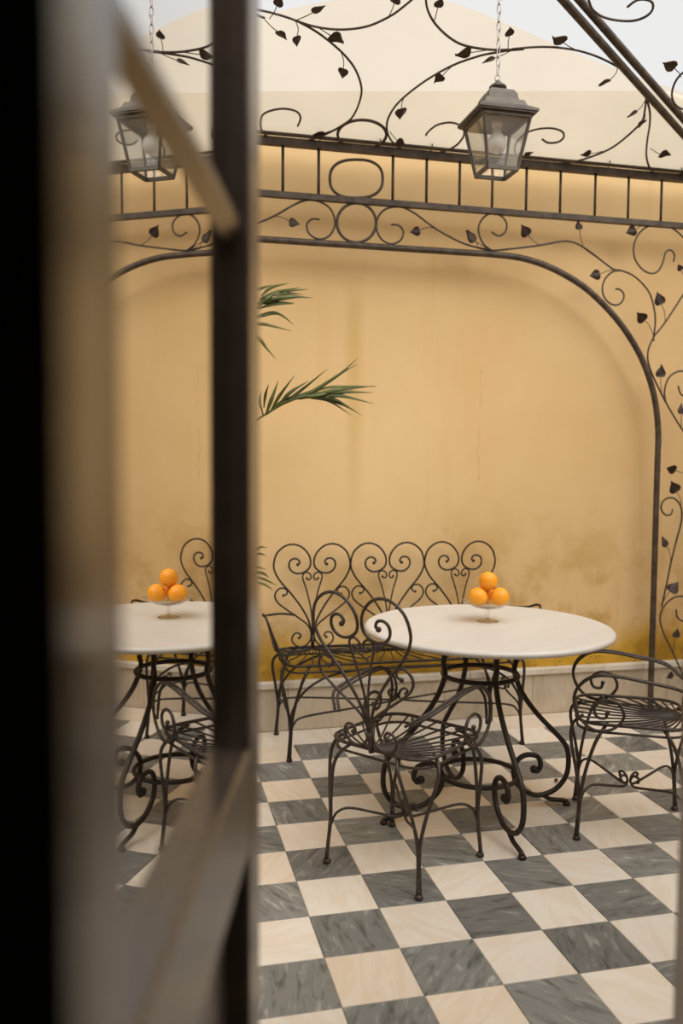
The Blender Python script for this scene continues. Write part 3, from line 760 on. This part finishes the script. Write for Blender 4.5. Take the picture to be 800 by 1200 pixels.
pbuild(MB().tube([(PX0 - 0.34, LY, ZTIE), (PX0 + 0.34, LY, ZTIE)], 0.008, 6), 'tie_rod')

# ------------------------------------------------------------------ wrought iron back (one heart of scrolls), used by chairs and bench
HS = 1141.0
def hv(p): return ((p[0] - 322) / HS, (690 - p[1]) / HS)
H_OUT = [(318, 690), (313, 600), (295, 530), (250, 450), (190, 370), (130, 300), (98, 240), (95, 190), (115, 135), (160, 98), (210, 88), (260, 105), (298, 145), (312, 190), (302, 230), (265, 255), (225, 258), (195, 240), (183, 212), (190, 185), (212, 172), (237, 177), (247, 197), (235, 207)]
H_IN = [(320, 690), (320, 560), (312, 470), (290, 370), (268, 300), (264, 275), (275, 257), (295, 255), (312, 270), (312, 290), (298, 298), (288, 288)]
H_S = [(150, 385), (168, 378), (172, 360), (158, 345), (130, 343), (105, 365), (100, 395), (120, 430), (170, 470), (240, 520), (290, 560), (312, 605), (308, 650), (280, 682), (240, 688), (208, 668), (198, 640), (212, 612), (238, 608), (252, 625), (240, 637)]
def heart_parts(root, ox, yf, z0, mat, r=0.0055, parent=None, s=1.0):
    """yf(z) gives the lean of the back; parts are pairs of mirrored rods"""
    for sx in (1, -1):
        def cv(p):
            x, zz = hv(p); return Vector((ox + sx * x * s, yf(zz), z0 + zz))
        m = MB().tube([cv(p) for p in H_OUT], r, 6, sub=4).ball(cv(H_OUT[-1]), r * 1.7)
        h = m.build('heart_scroll', mat, parent or root)
        m = MB().tube([cv(p) for p in H_IN], r * 0.8, 6, sub=4).ball(cv(H_IN[-1]), r * 1.3)
        m.build('inner_scroll', mat, parent or root)
        m = MB().tube([cv(p) for p in H_S], r * 0.9, 6, sub=4).ball(cv(H_S[-1]), r * 1.5).ball(cv(H_S[0]), r * 1.5)
        m.build('side_scroll', mat, parent or root)
    MB().tube([(ox, yf(-0.012), z0 - 0.012), (ox, yf(0.06), z0 + 0.06)], r * 1.9, 8).build('hub_collar', mat, parent or root)

def rim_pts(hw, d0, d1, z, rr=0.07, dip=0.0):
    """rounded rectangle, back edge at d0, front edge at d1"""
    pts = []
    for cx, cy, a0 in ((hw - rr, d1 - rr, 0), (-hw + rr, d1 - rr, 90), (-hw + rr, d0 + rr, 180), (hw - rr, d0 + rr, 270)):
        for k in range(6):
            a = math.radians(a0 + 90 * k / 5); pts.append(Vector((cx + rr * math.cos(a), cy + rr * math.sin(a), z)))
    return pts
def ray_rim(o, ang, rim):
    d = Vector((math.cos(ang), math.sin(ang), 0)); best = None
    n = len(rim)
    for i in range(n):
        a, b = rim[i], rim[(i + 1) % n]; e = b - a
        den = d.x * e.y - d.y * e.x
        if abs(den) < 1e-9: continue
        w = a - o; t = (w.x * e.y - w.y * e.x) / den; s = (w.x * d.y - w.y * d.x) / den
        if t > 0.01 and -1e-6 <= s <= 1 + 1e-6 and (best is None or t > best): best = t
    return o + d * (best or 0.1)
def leg(root, sx, sy, fx, fy, zs, mat, r=0.0065, cx=0.0, cy=0.0):
    """two rods leave the rim, bulge out and run down together to one foot"""
    def P(x, y, z): return Vector((cx + sx * x, cy + sy * y, z))
    m = MB()
    m.tube([P(fx - 0.015, fy - 0.100, zs), P(fx + 0.022, fy - 0.075, zs - 0.030), P(fx + 0.028, fy - 0.050, zs - 0.085), P(fx + 0.006, fy - 0.022, 0.25), P(fx - 0.006, fy - 0.010, 0.15), P(fx + 0.005, fy - 0.001, 0.008)], r, 6, sub=5)
    m.tube([P(fx - 0.100, fy - 0.015, zs), P(fx - 0.075, fy + 0.022, zs - 0.030), P(fx - 0.050, fy + 0.028, zs - 0.085), P(fx - 0.022, fy + 0.006, 0.25), P(fx - 0.010, fy - 0.006, 0.15), P(fx - 0.001, fy + 0.005, 0.008)], r, 6, sub=5)
    o = m.build('leg', mat, root)
    MB().lathe([(0.012, 0.0), (0.015, 0.004), (0.013, 0.012), (0.008, 0.018)], 10, P(fx, fy, 0)).build('foot', mat, o)
def arm(root, sx, hw, y0, y1, zs, mat, zb=0.14, zf=0.185, r=0.006):
    """double rod from the back to the front, rolling down into a spiral beside the seat"""
    X = sx * (hw + 0.012)
    path = [(0.72 * X, y0 - 0.008, zb - 0.03), (0.96 * X, y0 + 0.05, zb + 0.01), (X, y0 + 0.15, zb + 0.030), (X, y1 - 0.14, zf), (X, y1 - 0.06, zf - 0.004), (X, y1 - 0.005, zf - 0.045), (X, y1 + 0.012, zf - 0.10), (X, y1 - 0.008, 0.025), (X, y1 - 0.06, -0.018), (X, y1 - 0.125, -0.012), (X, y1 - 0.165, 0.035), (X, y1 - 0.145, 0.085), (X, y1 - 0.098, 0.095), (X, y1 - 0.062, 0.068), (X, y1 - 0.070, 0.032), (X, y1 - 0.100, 0.028), (X, y1 - 0.108, 0.050)]
    pts = [Vector((a, b, zs + c)) for a, b, c in path]
    o = MB().tube(pts, r, 6, sub=5).ball(pts[-1], r * 1.5).build('armrest', mat, root)
    p2 = [p + Vector((-sx * 0.020, 0, -0.003)) for p in pts[:7]]
    p2.append(Vector((X - sx * 0.008, y1 - 0.004, zs + 0.035)))
    MB().tube(p2, r * 0.9, 6, sub=5).build('arm_rod', mat, o)

def chair_parts(root, mat):
    zs, hw, d0, d1 = 0.45, 0.205, -0.195, 0.205
    rim = rim_pts(hw, d0, d1, zs, 0.085)
    MB().tube(rim, 0.0065, 6, closed=True).build('seat_rim', mat, root)
    hub = Vector((0, d0 + 0.004, zs))
    seat = MB().tube([p + Vector((0, 0, -0.03)) for p in rim_pts(hw - 0.004, d0 + 0.004, d1 - 0.004, zs, 0.085)], 0.005, 6, closed=True).build('seat', mat, root)
    n = 19
    for k in range(n):
        a = math.radians(9 + 162 * k / (n - 1)); e = ray_rim(hub, a, rim); mid = hub.lerp(e, 0.5) + Vector((0, 0, -0.010))
        MB().tube([hub + Vector((0, 0, 0.0)), mid, e], 0.0038, 5, sub=4).build('seat_rod', mat, seat)
    back = MB().tube([(-0.06, d0, zs + 0.002), (0.06, d0, zs + 0.002)], 0.006, 6).build('backrest', mat, root)
    heart_parts(root, 0.0, lambda z: d0 - 0.004 - 0.16 * z, zs + 0.004, mat, 0.0058, back)
    for sx in (-1, 1):
        for sy in (-1, 1): leg(root, sx, sy, 0.195, 0.195, zs, mat)
        arm(root, sx, hw, d0, d1, zs, mat)
    st = MB()
    for sx in (-1, 1):
        for sy in (-1, 1):
            p = [Vector((sx * 0.186, sy * 0.186, 0.135)), Vector((sx * 0.172, sy * 0.172, 0.178)), Vector((sx * 0.140, sy * 0.140, 0.195)), Vector((sx * 0.075, sy * 0.075, 0.175)), Vector((sx * 0.022, sy * 0.022, 0.158)), Vector((sx * 0.004, sy * 0.006, 0.170)), Vector((sx * 0.008, sy * 0.010, 0.192)), Vector((sx * 0.022, sy * 0.024, 0.202)), Vector((sx * 0.034, sy * 0.034, 0.194)), Vector((sx * 0.030, sy * 0.030, 0.182))]
            st.tube(p, 0.005, 6, sub=5).ball(p[-1], 0.0075)
    st.build('stretcher', mat, root)

c1 = thing('iron_armchair', 'dark iron armchair at the marble table, its heart-scroll back turned to the doorway', 'chair', (0.401, -0.379, 0), math.radians(37.5 - 90), 'iron armchairs at the marble table')
chair_parts(c1, 'iron')
c2 = copy_tree(c1)
c2.location = (1.345, -0.285, 0); c2.rotation_euler = (0, 0, math.radians(152 - 90))
c2['label'] = 'dark iron armchair beside the arch post, seat and spiral arms facing the table'

# ------------------------------------------------------------------ bench
BX0, BX1, BYB, BYF, BZ = 0.145, 1.365, 1.075, 0.665, 0.452
bcx, bcy = (BX0 + BX1) / 2, (BYB + BYF) / 2
BEN = thing('iron_bench', 'black iron garden bench with three heart scroll backs against the ochre wall', 'bench', (bcx, bcy, 0), math.pi)
bhw, bd = (BX1 - BX0) / 2, (BYB - BYF) / 2          # local: front is +y
rim = rim_pts(bhw - 0.015, -bd + 0.02, bd, BZ, 0.06)
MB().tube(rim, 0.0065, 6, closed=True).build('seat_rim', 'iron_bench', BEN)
seat = MB().tube([p + Vector((0, 0, -0.032)) for p in rim_pts(bhw - 0.02, -bd + 0.03, bd - 0.004, BZ, 0.06)], 0.0052, 6, closed=True).build('seat', 'iron_bench', BEN)
hubs = [-0.404, 0.0, 0.404]
for hx in hubs:
    hub = Vector((hx, -bd + 0.024, BZ))
    for k in range(15):
        a = math.radians(10 + 160 * k / 14); e = ray_rim(hub, a, rim)
        lim = 0.202 if abs(hx) < 0.01 else (0.19 if e.x * hx > hx * hx else 0.202)
        if abs(e.x - hx) > lim:
            t = lim / abs(e.x - hx); e = hub.lerp(e, t)
        MB().tube([hub, hub.lerp(e, 0.5) + Vector((0, 0, -0.008)), e], 0.0038, 5, sub=3).build('seat_rod', 'iron_bench', seat)
for hx in (-0.202, 0.202):
    MB().tube([(hx, -bd + 0.02, BZ), (hx, bd, BZ)], 0.005, 6).build('cross_bar', 'iron_bench', seat)
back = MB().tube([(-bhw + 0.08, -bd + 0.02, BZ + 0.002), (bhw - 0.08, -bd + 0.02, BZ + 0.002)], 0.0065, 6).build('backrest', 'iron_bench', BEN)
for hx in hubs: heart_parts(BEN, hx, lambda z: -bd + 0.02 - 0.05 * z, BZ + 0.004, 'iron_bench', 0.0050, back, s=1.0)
for sx in (-1, 1):
    for sy in (-1, 1): leg(BEN, sx, sy, bhw - 0.02, bd - 0.005, BZ, 'iron_bench', 0.0075)
    ap_ = [(bhw - 0.115, -bd + 0.012, 0.622), (bhw - 0.04, -bd + 0.02, 0.632), (bhw + 0.035, -bd + 0.06, 0.634), (bhw + 0.075, 0.02, 0.660), (bhw + 0.092, bd - 0.10, 0.686), (bhw + 0.085, bd - 0.045, 0.676), (bhw + 0.050, bd - 0.022, 0.580), (bhw + 0.012, bd - 0.016, 0.488), (bhw - 0.022, bd - 0.02, BZ)]
    ar = MB().tube([Vector((sx * a, b, c)) for a, b, c in ap_], 0.006, 6, sub=5).build('armrest', 'iron_bench', BEN)
    sp_ = [(bhw + 0.040, bd - 0.03, 0.555), (bhw + 0.046, bd - 0.07, 0.590), (bhw + 0.048, bd - 0.13, 0.592), (bhw + 0.040, bd - 0.165, 0.555), (bhw + 0.030, bd - 0.15, 0.515), (bhw + 0.030, bd - 0.11, 0.508), (bhw + 0.034, bd - 0.085, 0.535), (bhw + 0.036, bd - 0.105, 0.555)]
    sp_ = [(bhw - 0.01, -bd + 0.10, BZ)] + [(bhw + 0.02, -bd + 0.10, 0.54), (bhw + 0.04, -bd + 0.14, 0.60), (bhw + 0.045, -bd + 0.20, 0.59)] + sp_[3:]
    MB().tube([Vector((sx * a, b, c)) for a, b, c in sp_], 0.005, 6, sub=5).ball(Vector((sx * sp_[-1][0], sp_[-1][1], sp_[-1][2])), 0.008).build('arm_scroll', 'iron_bench', ar)
for sy in (-1, 1):
    y = sy * (bd - 0.012)
    pts = [(-bhw + 0.025, y, 0.19), (-bhw + 0.045, y, 0.26), (-bhw + 0.10, y, 0.335), (-bhw + 0.20, y, 0.392), (-bhw + 0.34, y, 0.418), (0, y, 0.422)]
    pts = pts + [(-a, b, c) for a, b, c in reversed(pts[:-1])]
    MB().tube(pts, 0.0062, 6, sub=5).build('apron_arch', 'iron_bench', BEN)
st = MB()
for sx in (-1, 1):
    for sy in (-1, 1):
        p = [Vector((sx * (bhw - 0.026), sy * (bd - 0.012), 0.13)), Vector((sx * (bhw - 0.045), sy * (bd - 0.02), 0.175)), Vector((sx * (bhw - 0.10), sy * (bd - 0.04), 0.20)), Vector((sx * 0.25, sy * 0.085, 0.203)), Vector((sx * 0.04, sy * 0.014, 0.205)), Vector((sx * 0.006, sy * 0.006, 0.222)), Vector((sx * 0.014, sy * 0.006, 0.252)), Vector((sx * 0.036, sy * 0.006, 0.262)), Vector((sx * 0.050, sy * 0.006, 0.246)), Vector((sx * 0.042, sy * 0.006, 0.232))]
        st.tube(p, 0.0052, 6, sub=5).ball(p[-1], 0.008)
st.build('stretcher', 'iron_bench', BEN)
for sx in (-1, 1):
    m = MB()
    for sy in (-1, 1):
        p = [Vector((sx * (bhw - 0.026), sy * (bd - 0.014), 0.15)), Vector((sx * (bhw - 0.026), sy * (bd - 0.05), 0.20)), Vector((sx * (bhw - 0.026), sy * 0.03, 0.222)), Vector((sx * (bhw - 0.026), sy * 0.005, 0.240)), Vector((sx * (bhw - 0.026), sy * 0.012, 0.272)), Vector((sx * (bhw - 0.026), sy * 0.034, 0.280)), Vector((sx * (bhw - 0.026), sy * 0.046, 0.262)), Vector((sx * (bhw - 0.026), sy * 0.036, 0.250))]
        m.tube(p, 0.0052, 6, sub=5).ball(p[-1], 0.008)
    m.build('side_stretcher', 'iron_bench', BEN)

# ------------------------------------------------------------------ round marble table
TX, TY, TZ, TR = 0.832, -0.073, 0.768, 0.490
TAB = thing('round_table', 'round white marble table on four black scrolled iron legs', 'table', (TX - 0.027, TY, 0))
dx = 0.027
th = 0.026
MB().lathe([(TR - 0.016, TZ - th), (TR - 0.006, TZ - th + 0.004), (TR, TZ - th * 0.5), (TR - 0.006, TZ - 0.004), (TR - 0.016, TZ)], 72, (dx, 0, 0)).build('tabletop', 'table_marble', TAB)
leg_px = [(600, 766), (605, 771), (603, 787), (612, 812), (630, 837), (652, 860), (664, 875), (667, 892), (664, 910), (652, 925), (635, 932), (620, 930), (606, 919), (602, 905), (606, 892), (617, 885), (630, 887), (634, 897), (630, 904), (626, 902)]
foot_px = [(636, 932), (645, 937), (655, 938), (663, 939), (664, 946)]
def prof_pt(p):
    q = on_y(p[0], p[1], TY); return (q.x - (TX - 0.027), q.z)
LP = [prof_pt(p) for p in leg_px]; LP[0] = (LP[0][0], TZ - th - 0.004)
FP = [prof_pt(p) for p in foot_px]; FP[-1] = (FP[-1][0] + 0.002, 0.006)
for k in range(4):
    a = k * math.pi / 2 + 0.02; c, s = math.cos(a), math.sin(a)
    m = MB().tube([Vector((r * c, r * s, z)) for r, z in LP], 0.0105, 8, sub=5).ball(Vector((LP[-1][0] * c, LP[-1][0] * s, LP[-1][1])), 0.017)
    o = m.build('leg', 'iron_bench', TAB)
    MB().tube([Vector((r * c, r * s, max(z, 0.012))) for r, z in FP], 0.0095, 8, sub=4).lathe([(0.014, 0), (0.016, 0.006), (0.012, 0.016)], 10, (FP[-1][0] * c, FP[-1][0] * s, 0)).build('foot', 'iron_bench', o)
for zc_, rr in ((0.572, 0.148), (0.170, 0.158)):
    MB().tube([Vector((rr * math.cos(t * math.pi / 20), rr * math.sin(t * math.pi / 20), zc_)) for t in range(40)], 0.0095, 8, closed=True).build('leg_ring', 'iron_bench', TAB)
sm = MB()
for k in range(2):
    a = k * math.pi / 2; c, s = math.cos(a), math.sin(a); R_ = 0.30
    sm.bar((-R_ * c, -R_ * s, TZ - th - 0.005), (R_ * c, R_ * s, TZ - th - 0.005), 0.03, 0.008)
sm.build('under_bar', 'iron_bench', TAB)

# ------------------------------------------------------------------ footed glass dish of oranges
bp = on_z(571, 728, TZ)
DISH = thing('footed_dish', 'clear glass footed dish with amber foot, holding oranges on the marble table', 'dish', (bp.x, bp.y, TZ))
foot = MB().lathe([(0.044, 0.0), (0.046, 0.002), (0.044, 0.0045), (0.030, 0.006), (0.012, 0.009), (0.008, 0.013)], 32).build('foot', 'bowl_glass_amber', DISH)
MB().lathe([(0.008, 0.0125), (0.007, 0.025), (0.010, 0.034), (0.007, 0.042), (0.012, 0.050)], 20).build('stem', 'bowl_glass', DISH)
bowl = MB()
outp = [(0.012, 0.050), (0.035, 0.054), (0.060, 0.061), (0.080, 0.071), (0.103, 0.084)]
inp = [(0.104, 0.085), (0.080, 0.0735), (0.060, 0.064), (0.035, 0.057), (0.004, 0.054)]
bowl.lathe(outp + inp, 40).build('bowl', 'bowl_glass', DISH)
ro = 0.0385
gz = 0.0605 + ro + 0.004
def orange(loc, label):
    m = MB()
    m.ball((0, 0, 0), ro, 24, 16, 0.96)
    o = thing('orange', label, 'orange', loc, random.uniform(0, 6), 'oranges in the glass dish')
    m.build('peel', 'orange', o); MB().lathe([(0.001, ro * 0.93), (0.004, ro * 0.945), (0.0035, ro * 0.985), (0.001, ro * 0.99)], 8).build('stem_button', 'orange_stem', o)
    o.rotation_euler = (random.uniform(0.3, 1.2), random.uniform(-1, 1), random.uniform(0, 6)); return o
cr = Vector((bp.x, bp.y, TZ + gz))
rv = Vector((RT.x, RT.y, 0)).normalized(); fv = Vector((FW.x, FW.y, 0)).normalized()
orange(cr - rv * 0.0445 - fv * 0.024, 'ripe orange in the glass dish, low one on the side by the bench')
orange(cr + rv * 0.0435 - fv * 0.024, 'ripe orange in the glass dish, low one on the side by the arch post')
orange(cr + fv * 0.054, 'ripe orange in the glass dish, half hidden behind the other oranges')
orange(cr + Vector((0, 0, 0.0605)) + fv * 0.002, 'topmost ripe orange resting on the others in the glass dish')

# ------------------------------------------------------------------ potted palm beside the bench (fronds reach past the door)
PB = Vector((-0.36, 0.58, 0))
PALM = thing('potted_palm', 'green potted palm whose feathery fronds reach over the bench from behind the door', 'palm', tuple(PB))
pot = MB().lathe([(0.13, 0.0), (0.135, 0.01), (0.175, 0.30), (0.195, 0.305), (0.198, 0.345), (0.180, 0.35), (0.170, 0.33)], 28).build('pot', 'terracotta', PALM)
MB().lathe([(0.168, 0.315), (0.10, 0.325), (0.02, 0.33)], 20).build('soil', 'soil', PALM)
tr = MB().tube([(0, 0, 0.3), (0.01, 0.0, 0.6), (0.03, 0.0, 0.95), (0.04, 0.0, 1.25)], 0.04, 10, sub=4, taper=(1.15, 0.75)).build('trunk', 'palm_trunk', PALM)
CROWN = PB + Vector((0.04, 0, 1.25))
def blade(path, w, mat='palm_leaf'):
    """folded leaflet: tapering V-section strip with thickness"""
    P = spline(path, 4); N = len(P); m = MB()
    view = Vector((0, -1, 0.25))
    for i, p in enumerate(P):
        t = P[min(i + 1, N - 1)] - P[max(i - 1, 0)]; t.normalize()
        s = t.cross(view).normalized(); n = s.cross(t).normalized()
        f = i / (N - 1); ww = w * (0.35 + 1.3 * f if f < 0.5 else 1.0) * max(0.03, 1 - max(0, f - 0.35) / 0.65) ** 0.8
        m.v += [p + s * ww + n * ww * 0.35, p - n * 0.0015, p - s * ww + n * ww * 0.35, p + n * 0.0015]
    for i in range(N - 1):
        a = 4 * i
        for k in range(4):
            m.f.append((a + k, a + (k + 1) % 4, a + 4 + (k + 1) % 4, a + 4 + k)); m.sm.append(True)
    return m
def frond_px(rachis, leaflets, Y0, w=0.008):
    pts = [CROWN] + [on_y(x, y, Y) for x, y, Y in rachis]
    ra = MB().tube(pts, 0.007, 6, sub=5, taper=(1.2, 0.35)).build('frond_stem', 'palm_stem', PALM, off=PB)
    fill_parent[0] = ra; fill_frond(rachis, 0.22, 0.85, 0.24)
    for lf in leaflets:
        n = len(lf)
        path = [on_y(x, y, Y0 - 0.02 + random.uniform(-0.03, 0.03) * k) for k, (x, y) in enumerate(lf)]
        blade(path, w * random.uniform(0.8, 1.15)).build('leaflet', 'palm_leaf', ra, off=PB)
def fill_frond(rachis, a, b, l0, down=0.0):
    P = spline([CROWN] + [on_y(x, y, Y) for x, y, Y in rachis], 8); n = len(P)
    for k in range(int(n * a), int(n * b)):
        t = (P[min(k + 1, n - 1)] - P[k - 1]).normalized(); side = t.cross(Vector((0, 1, 0))).normalized()
        for sg in (-1, 1):
            e = (t * 0.75 + side * sg * 0.55 + Vector((0, -0.25 * sg, 0))).normalized(); l = l0 * (0.6 + 0.4 * math.sin(3.1 * k / n))
            if project(P[k] + e * l)[0] > 296: continue
            blade([P[k], P[k] + e * l * 0.5, P[k] + e * l + Vector((0, 0, -0.03))], 0.008).build('leaflet', 'palm_leaf', fill_parent[0], off=PB)
fill_parent = [None]
# frond reaching out over the bench, traced leaflet by leaflet
lf1 = [[(309, 478), (311, 462), (315, 450)], [(312, 484), (318, 468), (326, 446)], [(318, 480), (328, 463), (345, 440)], [(326, 475), (340, 460), (362, 446)], [(332, 472), (352, 458), (384, 432)],
       [(340, 469), (370, 456), (398, 438), (420, 419)], [(346, 468), (375, 454), (402, 436), (417, 428)], [(352, 466), (380, 455), (410, 453), (441, 453)], [(356, 466), (390, 458), (440, 452)],
       [(360, 466), (395, 460), (438, 460)], [(364, 466), (398, 464), (437, 473)], [(366, 466), (390, 467), (424, 487)], [(364, 467), (385, 470), (412, 487)], [(368, 467), (395, 472), (420, 484)],
       [(350, 468), (380, 462), (415, 457)], [(345, 468), (375, 461), (405, 462)], [(308, 486), (304, 470), (306, 458)], [(330, 474), (350, 464), (372, 455)], [(316, 482), (330, 471), (346, 462)], [(320, 479), (345, 467), (380, 461)],
       [(366, 467), (392, 470), (417, 482)], [(312, 486), (328, 474), (350, 467)]]
frond_px([(250, 535, 0.60), (290, 500, 0.62), (320, 480, 0.62), (345, 468, 0.62), (372, 466, 0.62)], lf1, 0.62, 0.0095)
lf2 = [[(306, 347), (318, 337), (338, 332)], [(304, 350), (325, 342), (352, 337)], [(304, 352), (330, 342), (362, 339)], [(304, 354), (335, 348), (367, 349)], [(306, 356), (325, 355), (345, 355)], [(302, 362), (320, 357), (344, 356)],
       [(308, 348), (330, 344), (355, 345)], [(306, 351), (330, 351), (356, 347)], [(298, 357), (318, 352), (335, 350)], [(283, 374), (303, 371), (320, 367), (332, 371), (344, 381)], [(279, 380), (304, 380), (318, 382), (341, 388)], [(272, 392), (290, 390), (303, 397), (312, 408), (323, 421)], [(300, 362), (315, 348), (330, 343)], [(298, 340), (306, 338), (318, 334)]]
frond_px([(240, 480, 0.55), (262, 410, 0.55), (282, 372, 0.56), (300, 355, 0.56), (325, 348, 0.56)], lf2, 0.56, 0.010)
lf3 = [[(300, 676), (310, 679), (324, 686)], [(298, 682), (310, 685), (320, 692)], [(295, 670), (308, 672), (315, 677)], [(277, 643), (298, 644), (305, 641), (313, 642)], [(282, 651), (298, 650), (306, 649), (312, 652)], [(286, 657), (300, 664), (312, 667)]]
frond_px([(240, 590, 0.75), (265, 625, 0.80), (285, 655, 0.82), (302, 678, 0.83)], lf3, 0.83, 0.008)
# fronds on the far side, generated
for q, (az, el, L) in enumerate(((160, 55, 0.75), (205, 35, 0.8), (120, 70, 0.8), (250, 60, 0.65), (80, 65, 0.55), (178, 15, 0.7))):
    az = math.radians(az); el = math.radians(el); d = Vector((math.cos(az), math.sin(az) * 0.6, 0)).normalized()
    pts = []
    for k in range(7):
        t = k / 6; pts.append(CROWN + d * (L * t * math.cos(el * (1 - 0.5 * t))) + Vector((0, 0, L * (math.sin(el) * t - 0.75 * t * t))))
    ra = MB().tube(pts, 0.007, 6, sub=3, taper=(1.2, 0.3)).build('frond_stem', 'palm_stem', PALM, off=PB)
    P = spline(pts, 5); side = Vector((-d.y, d.x, 0))
    for k in range(8, len(P) - 1, 2):
        t = (P[k + 1] - P[k]).normalized()
        for s in (-1, 1):
            l = 0.26 * (1 - 0.5 * k / len(P)); e = (t * 0.6 + side * s * 0.75).normalized()
            blade([P[k], P[k] + e * l * 0.5 + Vector((0, 0, 0.012)), P[k] + e * l + Vector((0, 0, -0.05))], 0.009).build('leaflet', 'palm_leaf', ra, off=PB)

# ------------------------------------------------------------------ small things: hooks tying the canvas, a dry leaf on the tiles
for hx in (-1.2, -0.75, -0.3, 0.36, 0.66, 0.93, 1.4, 1.92, 2.35):
    MB().tube([(hx, ARCH_Y - 0.024, ZB + 0.010), (hx + 0.004, ARCH_Y - 0.034, ZB + 0.030), (hx + 0.002, ARCH_Y - 0.020, ZB + 0.056), (hx - 0.006, ARCH_Y - 0.004, ZB + 0.050)], 0.0032, 5, sub=4).build('hook', 'iron_pergola', CAN, off=COFF)
dp = on_z(651, 918, 0.0)
lm = MB(); q = []
for i in range(7):
    t = i / 6; w = 0.008 * math.sin(math.pi * min(1, t * 0.97 + 0.03)) + 0.0006; zc_ = 0.002 + 0.012 * t * t
    q.append([Vector((0.026 * t, -w, zc_ + w * 0.7)), Vector((0.026 * t, 0, zc_)), Vector((0.026 * t, w, zc_ + w * 0.7))])
lm.grid(q).grid([[p - Vector((0, 0, 0.0008)) for p in reversed(r_)] for r_ in q])
dl = lm.build('dry_leaf', 'palm_trunk'); dl.location = (dp.x, dp.y, 0.0); dl.rotation_euler = (0, 0, 1.0)
tag(dl, 'tiny curled brown dry leaf lying on the tiles by the table foot', 'leaf')
